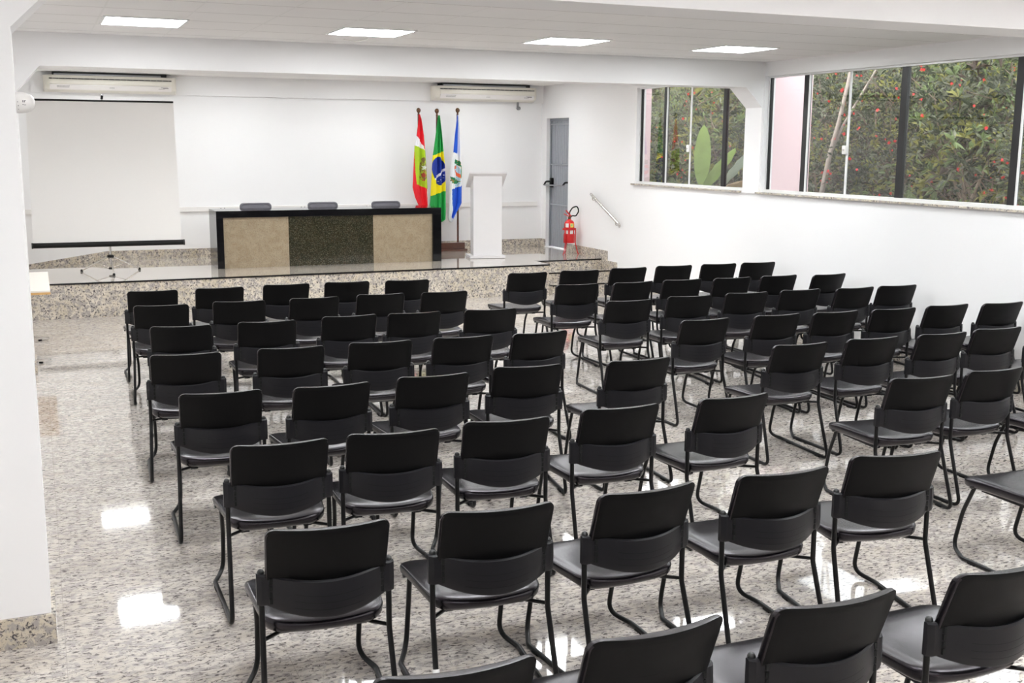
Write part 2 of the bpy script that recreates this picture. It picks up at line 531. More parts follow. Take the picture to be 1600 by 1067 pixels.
# skirtings
h = 0.135
bm = B()
box(bm, RX, XW, YB - 0.02, YB, ZS, ZS + h)
prism(bm, [(RX, ZS), (RX, ZS + h), (XL, zr + h), (XL, zr)], 1, YB - 0.02, YB)
struct('baseboard_back', bm, M['riser'])
bm = B(); t = 0.022
box(bm, XW - t, XW, D1, YB - 0.02, ZS, ZS + h)
box(bm, XW - t, XW, 15.42, D0, ZS, ZS + h)
box(bm, XW - t, XW, 15.42, 15.60, 0.304, ZS)
box(bm, XW - t, XW, 15.10, 15.42, 0.304, 0.304 + h)
box(bm, XW - t, XW, 15.10, 15.26, 0.152, 0.304)
box(bm, XW - t, XW, 14.80, 15.10, 0.152, 0.152 + h)
box(bm, XW - t, XW, 14.80, 14.95, 0, 0.152)
box(bm, XW - t, XW, YF + .36, 14.80, 0, h)
box(bm, XW - t, XW, YN + .36, YF, 0, h)
struct('baseboard_right', bm, M['riser'])
bm = B(); box(bm, XL, XL + t, YR, YS, 0, h); struct('baseboard_left', bm, M['riser'])

# wall trunking with double sockets on the wall behind the stage
bm = B()
box(bm, XL, 8.13, YB - 0.035, YB, 1.165, 1.240, 0, 0.004)
struct('trim_1', bm, M['white_plastic'])
for i, (sx, where) in enumerate(((2.70, 'behind the left desk chair'), (3.97, 'beside the middle desk chair'), (5.06, 'behind the right desk chair'))):
    t_ = thing('wall_socket', 'small white double socket on the white trunking %s' % where, 'socket', (sx, YB - 0.035, 1.21), 0, 'sockets on the trunking behind the desk')
    bm = B(); box(bm, -0.055, 0.055, -0.008, 0, -0.025, 0.025, 0, 0.002); make('cover_plate', bm, M['white_plastic'], t_)
    bm = B()
    for k in (-0.028, 0.028): lathe(bm, [(0.008, -0.0095), (0.008, -0.0075)], (k, 0, 0), 10, 0, 'y')
    make('socket_hole', bm, M['dark'], t_)

# ================================================================== WINDOWS
def window(name, y0, y1, bars, seams, sill_ext, plain):
    w = bpy.data.objects.new(name, None); COL.objects.link(w); w['kind'] = 'structure'
    xg = XW + 0.075
    bm = B()      # bottom and top tracks and side jambs
    box(bm, xg - 0.04, xg + 0.04, y0, y1, SZ, SZ + 0.035)
    box(bm, xg - 0.03, xg + 0.03, y0, y1, TZ - 0.02, TZ)
    box(bm, xg - 0.02, xg + 0.03, y1 - 0.02, y1, SZ, TZ)
    box(bm, xg - 0.02, xg + 0.03, y0, y0 + 0.02, SZ, TZ)
    make('window_frame', bm, M['alu'], w)
    bm = B(); box(bm, xg - 0.012, xg + 0.022, y1 - 0.042, y1 - 0.02, SZ + 0.035, TZ - 0.02); make('side_gasket', bm, M['black_frame'], w)
    for yb, wd in bars:
        bm = B()
        box(bm, xg - 0.012, xg + 0.028, yb - wd / 2, yb + wd / 2, SZ + 0.035, TZ - 0.02)
        if yb not in plain: box(bm, xg - 0.016, xg + 0.004, yb - wd / 2 - 0.014, yb - wd / 2, SZ + 0.035, TZ - 0.02, 1)
        make('mullion', bm, [M['black_frame'], M['alu']], w)
    for ys in seams:
        bm = B(); box(bm, xg - 0.014, xg - 0.002, ys - 0.014, ys + 0.014, SZ + 0.035, TZ - 0.02, 0)
        make('meeting_strip', bm, M['alu'], w)
        bm = B()
        box(bm, xg - 0.05, xg - 0.014, ys - 0.018, ys + 0.045, 2.14, 2.235, 0, 0.01)
        k_ = make('lock', bm, M['white_plastic'], w, 40)
        bm = B(); lathe(bm, [(0.012, -0.058), (0.012, -0.05)], (xg, ys + 0.012, 2.187), 12, 0, 'x'); make('lock_cylinder', bm, M['chrome'], k_)
    cuts = sorted([y0] + [b for b, _ in bars] + list(seams) + [y1])
    for a, b in zip(cuts, cuts[1:]):
        bm = B(); off = 0.006
        box(bm, xg, xg + 0.006, a + 0.003, b - 0.003, SZ + 0.035, TZ - 0.02)
        make('pane', bm, M['glass'], w)
    bm = B(); box(bm, XW - 0.045, XW + 0.15, y0 - 0.07 if sill_ext else y0 + 0.02, y1 + 0.06, SZ - 0.018, SZ + 0.001)
    make('sill', bm, M['riser'], w)
window('window_1', W1[0], W1[1], [(13.90, 0.075), (12.41, 0.075)], [13.22], False, (12.41,))
window('window_2', W2[0], W2[1], [(10.755, 0.09), (9.165, 0.09), (7.685, 0.09), (6.9, 0.06)], [9.995], True, (9.165,))

# ================================================================== DOOR
d = bpy.data.objects.new('door_1', None); COL.objects.link(d); d['kind'] = 'structure'
xd = XW + 0.075
bm = B()
box(bm, xd - 0.012, xd + 0.04, D0, D0 + 0.04, ZS, DT); box(bm, xd - 0.012, xd + 0.04, D1 - 0.045, D1, ZS, DT)
box(bm, xd - 0.012, xd + 0.04, D0, D1, DT - 0.045, DT)
make('door_frame', bm, M['door_frame'], d)
bm = B()
pts = []
y = D0 + 0.04
while y < D1 - 0.05:      # corrugated leaf
    pts += [(y, 0.012), (y + 0.045, 0.012), (y + 0.053, 0.0), (y + 0.068, 0.0)]
    y += 0.076
pts = [p for p in pts if p[0] < D1 - 0.045] + [(D1 - 0.045, 0.012)]
a = [[bm.verts.new((xd + px, py, z)) for py, px in pts] for z in (ZS + 0.022, DT - 0.045)]
b = [[bm.verts.new((xd + 0.03, py, z)) for py, px in pts] for z in (ZS + 0.022, DT - 0.045)]
for g in (a, b):
    for i in range(len(pts) - 1): bm.faces.new((g[0][i], g[0][i + 1], g[1][i + 1], g[1][i]))
for z in (0, 1):
    for i in range(len(pts) - 1): bm.faces.new((a[z][i], a[z][i + 1], b[z][i + 1], b[z][i]))
for e in (0, -1): bm.faces.new((a[0][e], a[1][e], b[1][e], b[0][e]))
bmesh.ops.recalc_face_normals(bm, faces=bm.faces[:])
make('door_leaf', bm, M['door'], d)
for z in (1.892, 1.203, DT - 0.10):
    bm = B(); box(bm, xd - 0.012, xd + 0.004, D0 + 0.04, D1 - 0.045, z - 0.012, z + 0.012, 0, 0.003); make('door_rail', bm, M['door'], d)
pb_ = bpy.data.objects.new('push_bar', None); COL.objects.link(pb_); pb_.parent = d
bm = B(); tube(bm, [(XW - 0.04, 17.72, 1.535), (XW - 0.04, 16.95, 1.55)], 0.013, 10); make('bar', bm, M['metal_grey'], pb_, 60)
bm = B()
box(bm, xd - 0.05, xd + 0.0, 17.60, 17.68, 1.50, 1.66, 0, 0.01)
tube(bm, fillet([(xd - 0.02, 17.64, 1.60), (XW - 0.03, 17.70, 1.60), (XW - 0.04, 17.75, 1.535)], 0.05), 0.016, 8)
tube(bm, fillet([(xd - 0.0, 16.96, 1.60), (XW - 0.03, 16.95, 1.60), (XW - 0.04, 16.99, 1.55)], 0.05), 0.016, 8)
make('bracket', bm, M['rubber'], pb_, 40)
bm = B(); box(bm, XW - 0.02, XW + 0.15, 17.66, D1 + 0.1, ZS, ZS + 0.018); struct('trim_5', bm, M['wall'])

# pale slab added outside to brighten the gap under the door; pink exterior fins
bm = B(); box(bm, X2, X2 + 1.5, 16.3, 18.4, ZS - 0.3, ZS - 0.002); struct('added_outside_slab', bm, M['conc'])
bm = B()
box(bm, X2, X2 + 0.58, 11.50, 11.84, 0, 3.6)
struct('exterior_pillar', bm, M['pink'])
bm = B()
box(bm, X2, X2 + 0.10, W1[1] + 0.01, 15.9, 0, 3.6)
struct('exterior_pillar', bm, M['pink'])

# ================================================================== CEILING LIGHTS
def ceiling_light(x, y, label, grp, lm='lamp'):
    t = thing('ceiling_light', label, 'ceiling light', (x, y, ZC), 0, grp)
    hy = .335 if lm == 'lamp' else .205
    bm = B()
    for a, b_, c, d_ in ((-.315, .315, -hy, -hy + .017), (-.315, .315, hy - .017, hy), (-.335, -.315, -hy, hy), (.315, .335, -hy, hy)):
        box(bm, a, b_, c, d_, -0.010, 0.0)
    make('frame', bm, M['alu'], t)
    bm = B(); box(bm, -.315, .315, -hy + .017, hy - .017, -0.006, -0.001); make('diffuser', bm, M[lm], t)
    return t
LX = (0.93, 2.905, 4.88, 6.83)
seq = None
nm = ['leftmost', 'second from left', 'third from left', 'rightmost']
rows = ((10.11, 'in the visible row before the far beam'), (13.08, 'behind the far beam'), 
        (6.9, 'row above the frame top'), (3.3, 'row over the camera side'), (0.2, 'row behind the camera'), (16.60, 'over the stage back'))
for ry, rl in rows:
    for i, lx in enumerate(LX):
        lab = 'square white recessed ceiling light, %s, %s' % (nm[i], rl)
        if seq is None or (ry > 16 and i == 0):
            seq = ceiling_light(lx, ry, lab, 'square recessed ceiling lights', 'lamp_dim' if ry > 16 else 'lamp')
        else:
            dup(seq, (lx, ry, ZC), 0, None, lab)
bm = B()
tube(bm, fillet([(2.98, 10.48, ZC - 0.001), (3.0, 10.55, ZC - 0.03), (2.93, 10.75, ZC - 0.035), (2.86, 10.9, ZC - 0.002)], 0.05), 0.004, 6)
tag(make('loose_wire', bm, M['white_plastic'], None, 60), 'short white wire hanging by the second ceiling light', 'wire')

# ================================================================== GUEST CHAIRS
def make_chair():
    t = thing('guest_chair', '', 'chair')
    # seat cushion: local +Y is forward, origin below the top of the backrest
    bm = B()
    def outline(x, y):
        u = y / 0.26                     # -1 rear .. 1 front
        x2 = x * (1.0 + 0.10 * u)        # wider at the front
        q = 1 - min(1.0, abs(x) / 0.25) ** 2
        y2 = y - 0.035 * q * max(0, -u) + 0.02 * q * max(0, u)
        return x2, y2, u
    def seatfn(x, y, h):
        x2, y2, u = outline(x, y)
        z = 0.436 + h - 0.022 * max(0, u) ** 3 + 0.014 * (x / 0.25) ** 2 * (h > 0) - 0.012 * max(0, 1 - u * u) * (h > 0.02)
        return Vector((x2, 0.365 + y2, z))
    cushion(bm, 0.25, 0.245, 0.075, [(0.16, -0.036), (0.06, -0.034), (0.03, -0.026), (0.012, -0.014), (0.003, -0.002), (0.0, 0.008), (0.005, 0.018), (0.016, 0.026), (0.034, 0.031), (0.07, 0.033), (0.12, 0.033), (0.18, 0.033), (0.23, 0.033), (0.2445, 0.033)], seatfn)
    make('seat', bm, M['leather'], t, 179)
    bm = B()
    def panfn(x, y, h): return Vector((x, 0.37 + y, 0.400 + h))
    cushion(bm, 0.175, 0.18, 0.06, [(0.10, -0.022), (0.02, -0.02), (0.0, -0.006), (0.0, 0.006), (0.05, 0.008)], panfn)
    for sx in (-1, 1):
        box(bm, sx * 0.15 - 0.02, sx * 0.15 + 0.02, 0.20, 0.54, 0.378, 0.40)
    make('seat_base', bm, M['plastic'], t, 40)
    # backrest cushion, leaning back and bowed
    bm = B()
    def backfn(x, y, h):
        z = 0.722 + y
        s = (0.868 - z)
        q = 1 - (x / 0.225) ** 2
        yy = 0.010 + 0.36 * s - (0.048 if h < 0 else 0.034) * q + h
        zz = z - 0.004 * q * (y / 0.15) - 0.008 * max(0, h) / 0.03
        return Vector((x * (1 + 0.012 * y / 0.15), yy, zz))
    cushion(bm, 0.226, 0.146, 0.020, [(0.1455, -0.014), (0.12, -0.014), (0.09, -0.014), (0.03, -0.014), (0.006, -0.0135), (0.001, -0.010), (0.0, 0.004), (0.002, 0.014), (0.010, 0.024), (0.022, 0.030), (0.06, 0.034), (0.10, 0.035), (0.13, 0.035), (0.1455, 0.035)], backfn)
    o = make('backrest', bm, [M['leather'], M['back_shell']], t, 42)
    for p in o.data.polygons:
        if p.normal.y < -0.75: p.material_index = 1
    # wrap-around support band joining the two posts
    bm = B()
    N = 28
    ring = []
    for k in range(N + 1):
        u = -1 + 2 * k / N
        x = 0.256 * u
        c = max(0.0, 1 - (abs(u) / 0.86) ** 2) if abs(u) < 0.86 else 0.0
        yb = 0.080 - 0.078 * c
        zt = 0.668 - 0.016 * c
        zb = 0.549 - 0.040 * c
        if abs(u) > 0.93: yb += 0.014 * ((abs(u) - 0.93) / 0.07) ** 2
        th = 0.013 if abs(u) < 0.86 else 0.038 * math.sqrt(max(0.05, 1 - ((abs(u) - 0.93) / 0.075) ** 2))
        ring.append([bm.verts.new(v) for v in ((x, yb, zb), (x, yb - 0.006, zb + 0.010), (x, yb - 0.008, (zt + zb) / 2), (x, yb - 0.004, zt - 0.006), (x, yb + 0.004, zt), (x, yb + th, zt - 0.002), (x, yb + th, zb + 0.002))])
    for p, q in zip(ring, ring[1:]):
        for k in range(7): bm.faces.new((p[k], p[(k + 1) % 7], q[(k + 1) % 7], q[k]))
    bm.faces.new(ring[0]); bm.faces.new(ring[-1][::-1])
    bmesh.ops.recalc_face_normals(bm, faces=bm.faces[:])
    for sx in (-1, 1):
        for k in range(4):          # column of slots near each end
            z = 0.560 + k * 0.0255
            xx = sx * 0.206
            box(bm, xx - 0.0055, xx + 0.0055, 0.0595, 0.076, z, z + 0.0205, 1)
    for z in (0.572, 0.598, 0.624):   # fine grooves across the middle
        for k in range(12):
            u0, u1 = -0.5 + k / 12, -0.5 + (k + 1) / 12
            f = lambda u: 1 - (u / 0.86) ** 2
            q = [bm.verts.new((0.256 * u, 0.080 - 0.078 * f(u) - 0.0088, z + dz_ - 0.030 * f(u))) for u, dz_ in ((u0, -.0007), (u1, -.0007), (u1, .0007), (u0, .0007))]
            bm.faces.new(q).material_index = 1
    make('back_band', bm, [M['plastic'], M['slot']], t, 35)
    for sx in (-1, 1):
        bm = B()
        x = sx * 0.238
        xo = sx * 0.250
        xf = sx * 0.215
        yp = 0.104
        path = fillet([(x, yp, 0.664), (x, yp - 0.004, 0.395), (xo, -0.032, 0.0125), (sx * 0.270, 0.54, 0.0125), (xf, 0.668, 0.0125 + 0.02), (xf, 0.615, 0.25), (sx * 0.228, 0.530, 0.415)],
                      [0, 0.10, 0.045, 0.06, 0.07, 0.3, 0])
        tube(bm, path, 0.0115, 10)
        make('sled_leg', bm, M['steel_black'], t, 60)
        bm = B(); tube(bm, [(xo, 0.06, 0.006), (xo, 0.11, 0.006)], 0.0135, 8)
        make('glide', bm, M['rubber'], t, 60)
        bm = B(); tube(bm, [(sx * 0.2665, 0.44, 0.006), (sx * 0.268, 0.49, 0.006)], 0.0135, 8)
        make('glide', bm, M['rubber'], t, 60)
        bm = B()
        lathe(bm, [(0.013, 0.664), (0.014, 0.672), (0.010, 0.680), (0.003, 0.683)], (x, yp, 0), 12)
        make('post_cap', bm, M['knob'], t, 50)
        bm = B()
        lathe(bm, [(0.003, sx * 0.262), (0.013, sx * 0.259), (0.013, sx * 0.248), (0.008, sx * 0.222)], (0, 0.526, 0.421), 12, 0, 'x')
        make('seat_knob', bm, M['knob'], t, 50)
        bm = B()
        tube(bm, [(x, yp - 0.004, 0.405), (sx * 0.13, 0.225, 0.392)], 0.008, 8)
        make('cross_tube', bm, M['steel_black'], t, 60)
        bm = B(); tube(bm, [(sx * 0.226, 0.530, 0.414), (sx * 0.12, 0.505, 0.392)], 0.008, 8)
        make('cross_tube', bm, M['steel_black'], t, 60)
    return t

proto = make_chair()
CH = [('A1', 0.953, 10.756, -2.549), ('A2', 1.568, 10.765, -0.581), ('A3', 2.215, 10.81, -1.254), ('A4', 2.821, 10.798, -4.03), ('A5', 3.429, 10.729, -6.667),
 ('B1', 0.927, 9.753, -4.982), ('B2', 1.583, 9.769, -6.171), ('B3', 2.251, 9.763, 0.248), ('B4', 2.873, 9.789, -2.825), ('B5', 3.479, 9.742, -1.804),
 ('C1', 0.95, 8.567, -6.712), ('C2', 1.597, 8.564, -4.498), ('C3', 2.268, 8.618, -0.887), ('C4', 2.808, 8.592, -2.516), ('C5', 3.464, 8.547, -6.34),
 ('D1', 0.842, 7.397, -5.039), ('D2', 1.534, 7.383, -3.398), ('D3', 2.162, 7.382, -4.794), ('D4', 2.772, 7.362, -2.71), ('D5', 3.371, 7.339, 2.984),
 ('E1', 0.881, 6.159, -3.756), ('E2', 1.501, 6.114, 0.843), ('E3', 2.131, 6.163, -1.048), ('E4', 2.773, 6.216, -6.676), ('E5', 3.532, 6.149, -0.836),
 ('F1', 0.971, 4.983, -2.451), ('F2', 1.515, 4.976, -6.5), ('F3', 2.116, 4.994, -6.099), ('F4', 2.785, 5.028, -2.61), ('F5', 3.493, 5.016, 1.21),
 ('G1', 0.903, 3.79, -4.899), ('G2', 1.552, 3.742, -4.499), ('G3', 2.204, 3.734, 2.354), ('G4', 2.865, 3.726, -1.883), ('G5', 3.505, 3.761, -9.697),
 ('H1', 0.95, 2.571, -3.512), ('H2', 1.568, 2.576, 2.169), ('H3', 2.184, 2.55, -1.004), ('H4', 2.892, 2.55, -0.215),
 ('a1', 4.852, 10.91, -1.731), ('a2', 5.484, 10.922, -6.423), ('a3', 6.122, 10.963, -2.21), ('a4', 6.734, 10.99, -5.582), ('a5', 7.336, 10.977, -5.241), ('a6', 7.88, 10.96, -4.118),
 ('b1', 4.907, 9.813, -3.349), ('b2', 5.516, 9.778, 1.477), ('b3', 6.103, 9.785, -2.7), ('b4', 6.692, 9.75, -1.516), ('b5', 7.279, 9.744, -1.089), ('b6', 7.88, 9.66, 3.719),
 ('c1', 4.822, 8.607, -3.568), ('c2', 5.494, 8.671, -4.669), ('c3', 6.13, 8.684, -4.964), ('c4', 6.753, 8.69, -2.698), ('c5', 7.36, 8.625, -0.022), ('c6', 7.885, 8.62, -3.729),
 ('d1', 4.864, 7.432, 0.208), ('d2', 5.556, 7.427, -0.338), ('d3', 6.124, 7.391, -1.54), ('d4', 6.709, 7.357, -2.891), ('d5', 7.316, 7.365, -1.869), ('d6', 7.895, 7.30, -2.147),
 ('e1', 4.875, 6.236, -2.187), ('e2', 5.523, 6.246, -2.791), ('e3', 6.151, 6.218, -0.907), ('e4', 6.733, 6.251, -2.833), ('e5', 7.36, 6.24, -2.0),
 ('f1', 4.852, 5.039, -5.775), ('f2', 5.451, 5.052, -0.175), ('f3', 6.09, 4.80, -1.0), ('g1', 4.79, 3.79, -2.0)]
RN = {'A': 'first row from the stage', 'B': 'second row from the stage', 'C': 'third row from the stage', 'D': 'fourth row from the stage', 'E': 'fifth row from the stage', 'F': 'sixth row from the stage', 'G': 'seventh row from the stage', 'H': 'eighth row, nearest the camera'}
PN = ['first seat from the left', 'second seat from the left', 'middle seat', 'fourth seat from the left', 'aisle seat']
PR = ['aisle seat', 'second seat from the aisle', 'third seat from the aisle', 'fourth seat from the aisle', 'fifth seat from the aisle', 'seat against the window wall']
first = True
for k, x_, y_, a_ in CH:
    left = k[0].isupper()
    i = int(k[1]) - 1
    row = RN[k[0].upper()]
    pos = PN[i] if left else PR[i]
    lab = 'black padded sled chair, %s block, %s, %s' % ('left' if left else 'right', row, pos)
    if k[0] == 'H' or k == 'g1' or k == 'f3':
        lab = {'H1': 'leftmost black sled chair of the nearest row, only its top edge showing at the bottom', 'H2': 'black sled chair cut off at the bottom, second in the nearest row',
               'H3': 'black sled chair cut off at the bottom, third in the nearest row', 'H4': 'nearest black sled chair at the bottom right corner, cut by the frame',
               'g1': 'black sled chair at the right edge showing only its seat and front leg', 'f3': 'black chair seat peeking in at the right edge, beside the right block sixth row'}[k]
    if k == 'G2': lab = 'black sled chair with white tape on its rear leg, second in the seventh row'
    grp = 'black sled chairs in the left block' if left else 'black sled chairs in the right block by the windows'
    if first:
        c = proto; c.location = (x_, y_, 0); c.rotation_euler = (0, 0, math.radians(a_)); c['label'] = lab; c['group'] = grp; first = False
    else:
        c = dup(proto, (x_, y_, 0), math.radians(a_), None, lab, grp)
    if k == 'G2':
        bm = B(); tube(bm, [(-0.2436, 0.0358, 0.222), (-0.2444, 0.0275, 0.196)], 0.0135, 12)
        tag(make('tape_wrap', bm, M['tape'], c, 60), 'white tape wrapped round the black leg')

# ================================================================== DESK ON THE STAGE
t = thing('panel_desk', 'long black granite desk with beige and dark green front panels on the stage', 'desk', (2.33, 16.10, ZS))
LD, HD = 3.365, 0.817
bm = B(); box(bm, 0, LD, 0, 0.68, HD - 0.095, HD, 0, 0.002); make('desk_top', bm, M['desk_black'], t)
for x0, x1 in ((0, 0.098), (LD - 0.135, LD)):
    bm = B(); box(bm, x0, x1, 0, 0.68, 0, HD - 0.095, 0, 0.002); make('side_panel', bm, M['desk_black'], t)
for x0, x1, m_, l_ in ((0.098, 1.03, 'desk_beige', 'beige granite panel'), (1.03, 2.30, 'desk_green', 'dark green granite panel'), (2.30, LD - 0.135, 'desk_beige', 'beige granite panel')):
    bm = B(); box(bm, x0, x1, 0.045, 0.075, 0, HD - 0.095); tag(make('front_panel', bm, M[m_], t), l_)

# three armless leather chairs behind the desk
def desk_chair():
    t = thing('leather_chair', '', 'chair', (0, 0, ZS), 0, 'grey leather chairs behind the desk')
    bm = B()
    cushion(bm, 0.24, 0.235, 0.06, [(0.1, -0.03), (0.01, -0.028), (0, -0.01), (0.0, 0.012), (0.02, 0.028), (0.1, 0.034), (0.2, 0.034)], lambda x, y, h: Vector((x, 0.28 + y, 0.45 + h)))
    make('seat', bm, M['grey_leather'], t, 179)
    bm = B()
    def bf(x, y, h):
        z = 0.68 + y
        return Vector((x, 0.02 + 0.16 * (0.88 - z) + h - 0.02 * (1 - (x / .24) ** 2), z))
    cushion(bm, 0.236, 0.20, 0.022, [(0.15, -0.02), (0.012, -0.02), (0.0, -0.008), (0.0, 0.008), (0.010, 0.020), (0.016, 0.021), (0.022, 0.016), (0.04, 0.022), (0.10, 0.025), (0.19, 0.025)], bf)
    make('backrest', bm, M['grey_leather'], t, 60)
    bm = B()
    for sx in (-1, 1):
        tube(bm, fillet([(sx * 0.2, 0.02, 0.62), (sx * 0.2, 0.06, 0.42), (sx * 0.22, -0.02, 0.012), (sx * 0.22, 0.5, 0.012), (sx * 0.2, 0.46, 0.42)], 0.05), 0.012, 8)
    make('frame', bm, M['steel_black'], t, 60)
    return t
dc = None
for x_, rz, lab in ((3.05, 178, 'left of the three'), (4.075, 181, 'middle of the three'), (5.085, 180, 'right of the three')):
    lab = 'grey leather chair behind the desk, %s, only its back top showing' % lab
    if dc is None:
        dc = desk_chair(); dc.location = (x_, 17.02, ZS); dc.rotation_euler = (0, 0, math.radians(rz)); dc['label'] = lab
    else:
        dup(dc, (x_, 17.02, ZS), math.radians(rz), None, lab)

# ================================================================== LECTERN
t = thing('lectern', 'white pedestal lectern with a sloping top at the stage edge', 'lectern', (6.50, 16.17, ZS), math.radians(-12))
bm = B(); box(bm, -0.29, 0.275, 0.0, 0.44, 0.004, 0.042, 0, 0.003); box(bm, -0.275, 0.26, 0.01, 0.43, 0, 0.006, 1); make('base', bm, [M['podium'], M['dark']], t)
bm = B(); box(bm, -0.228, 0.226, 0.06, 0.36, 0.042, 1.25, 0, 0.002)
for f in bm.verts:
    if f.co.z > 1.2: f.co.z = 1.332 - (f.co.y - 0.0) * 0.56
make('column', bm, M['podium'], t)
bm = B()
prism(bm, [(-0.02, 1.352), (0.40, 1.118), (0.39, 1.098), (-0.02, 1.326)], 0, -0.298, 0.292)
make('reading_top', bm, M['podium'], t)
bm = B(); prism(bm, [(0.385, 1.125), (0.40, 1.118), (0.412, 1.15), (0.397, 1.155)], 0, -0.29, 0.285); make('book_ledge', bm, M['podium'], t)

# ================================================================== FLAGS
t = thing('flag_stand', 'dark brown wooden flag stand on the stage floor beside the lectern', 'flag stand', (6.2, 17.65, ZS))
bm = B()
box(bm, -0.50, 0.46, -0.14, 0.14, 0.0, 0.03, 0, 0.004)
make('foot_board', bm, M['wood'], t)
bm = B(); box(bm, -0.45, 0.44, -0.07, 0.07, 0.03, 0.135, 0, 0.004); make('pole_block', bm, M['wood'], t)

def pip(x, y, poly):
    c = False; n = len(poly)
    for i in range(n):
        x1, y1 = poly[i]; x2, y2 = poly[i - 1]
        if (y1 > y) != (y2 > y) and x < (x2 - x1) * (y - y1) / (y2 - y1) + x1: c = not c
    return c
def interp(tab, z):
    tab = sorted(tab)
    if z <= tab[0][0]: return tab[0][1]
    for (a, b), (c, d_) in zip(tab, tab[1:]):
        if z <= c: return b + (d_ - b) * (z - a) / (c - a)
    return tab[-1][1]

FL = {}
for n_, c_ in dict(f_red=(0.78, 0.012, 0.025), f_white=(0.86, 0.86, 0.88), f_lime=(0.42, 0.60, 0.015), f_green=(0.015, 0.36, 0.07), f_yellow=(0.90, 0.78, 0.01), f_navy=(0.008, 0.035, 0.33), f_blue=(0.012, 0.10, 0.62),
                   f_brown=(0.20, 0.12, 0.05), f_leaf=(0.02, 0.22, 0.08), f_orange=(0.85, 0.16, 0.06), f_sky=(0.45, 0.66, 0.75), f_maroon=(0.40, 0.04, 0.04), f_olive=(0.35, 0.33, 0.05)).items():
    FL[n_] = mat('flag_' + n_[2:], c_, 0.7)
FLN = list(FL)
# drawing units: 1 unit of the flag sketch = 1/426 of a metre, u to the right and v downwards from the finial
def flag(name, label, x0, left, right, col, folds, top_z, side):
    """left/right: (v, u) edge tables of the hanging cloth; col(u, v) -> colour name"""
    t = thing('flag', label, 'flag', (x0, 17.65, ZS), 0, 'flags on the wooden stand')
    bm = B(); zt = top_z - ZS
    tube(bm, [(0, 0, 0.10), (0, 0, zt - 0.05)], 0.017, 12); make('pole', bm, M['wood'], t, 60)
    bm = B()
    lathe(bm, [(0.012, zt - 0.09), (0.02, zt - 0.08), (0.012, zt - 0.065), (0.014, zt - 0.045), (0.028, zt - 0.03), (0.036, zt - 0.008), (0.034, zt + 0.012), (0.02, zt + 0.03), (0.006, zt + 0.036)], (0, 0, 0), 16)
    make('finial', bm, M['brass'], t, 60)
    v0, v1 = min(l[0] for l in left), max(l[0] for l in left)
    NV, NU = 210, 56
    K = 1.0 / 404.0
    bm = B()
    grid = []
    for j in range(NV + 1):
        v = v0 + (v1 - v0) * j / NV
        uL, uR = interp(left, v), interp(right, v)
        row = []
        for i in range(NU + 1):
            s = i / NU
            u = uL + (uR - uL) * s
            amp = 0.004 + 0.032 * min(1, (v - v0) / 300)
            y = -0.03 + amp * math.sin(folds * PI * s + 0.6 + 0.0015 * v) + 0.012 * math.sin(2.3 * folds * PI * s + v * 0.004) - 0.03 * min(1, (v - v0) / 250)
            row.append((bm.verts.new((u * K, y, zt - v * K)), u, v))
        grid.append(row)
    for j in range(NV):
        for i in range(NU):
            a, b_, c_, d_ = grid[j][i], grid[j][i + 1], grid[j + 1][i + 1], grid[j + 1][i]
            f = bm.faces.new((a[0], d_[0], c_[0], b_[0]))
            f.material_index = FLN.index('f_' + col((a[1] + c_[1]) / 2, (a[2] + c_[2]) / 2))
    o = make('flag_cloth', bm, [FL[n] for n in FLN], t, 179)
    md = o.modifiers.new('thick', 'SOLIDIFY'); md.thickness = 0.003
    return t
def E_(u, v, cu, cv, ru, rv, ang=0):
    a = math.radians(ang); du, dv = u - cu, v - cv
    p, q = du * math.cos(a) + dv * math.sin(a), -du * math.sin(a) + dv * math.cos(a)
    return (p / ru) ** 2 + (q / rv) ** 2 < 1
hsh = lambda a, b: (math.sin(a * 12.9898 + b * 78.233) * 43758.5453) % 1.0
# (the sketches are drawn about each pole: u = 0 at the pole, v = 0 at the ball)
def star(u, v, cu, cv, r, n=5, rot=-90, inner=0.42):
    pts = []
    for k in range(2 * n):
        a = math.radians(rot + 180 * k / n); rr = r if k % 2 == 0 else r * inner
        pts.append((cu + rr * math.cos(a), cv + rr * math.sin(a)))
    return pip(u, v, pts)
def col_state(u, v):
    if v < 165 + (u + 18) * 1.75 and v < 262: return 'red'
    if pip(u, v, [(-34, 228), (38, 262), (50, 400), (56, 518), (-26, 484), (-32, 400)]):
        cu, cv = 26, 392
        if star(u, v, 30, 374, 24, 5, -80): return 'white'
        if E_(u, v, 22, 424, 11, 14): return 'maroon'
        if E_(u, v, cu, cv, 26, 62, -8) and not E_(u, v, cu, cv, 19, 50, -8): return 'brown' if hsh(int(u / 4), int(v / 5)) < 0.7 else 'olive'
        if E_(u, v, cu - 1, 322, 14, 14): return 'brown'
        if E_(u, v, cu, cv, 19, 50, -8):
            h_ = hsh(int(u / 3), int(v / 4)); return 'olive' if h_ < 0.35 else ('maroon' if h_ < 0.5 and v > 395 else ('brown' if h_ < .62 else 'lime'))
        if E_(u, v, 12, 446, 22, 12, 35): return 'maroon' if hsh(int(u / 3), int(v / 3)) < 0.5 else 'lime'
        return 'lime'
    if v < 270 and u > -34 + (v - 165) * 0.0: return 'white'
    if v > 500 and u > 50 + (v - 560) * 0.045: return 'white'
    return 'red'
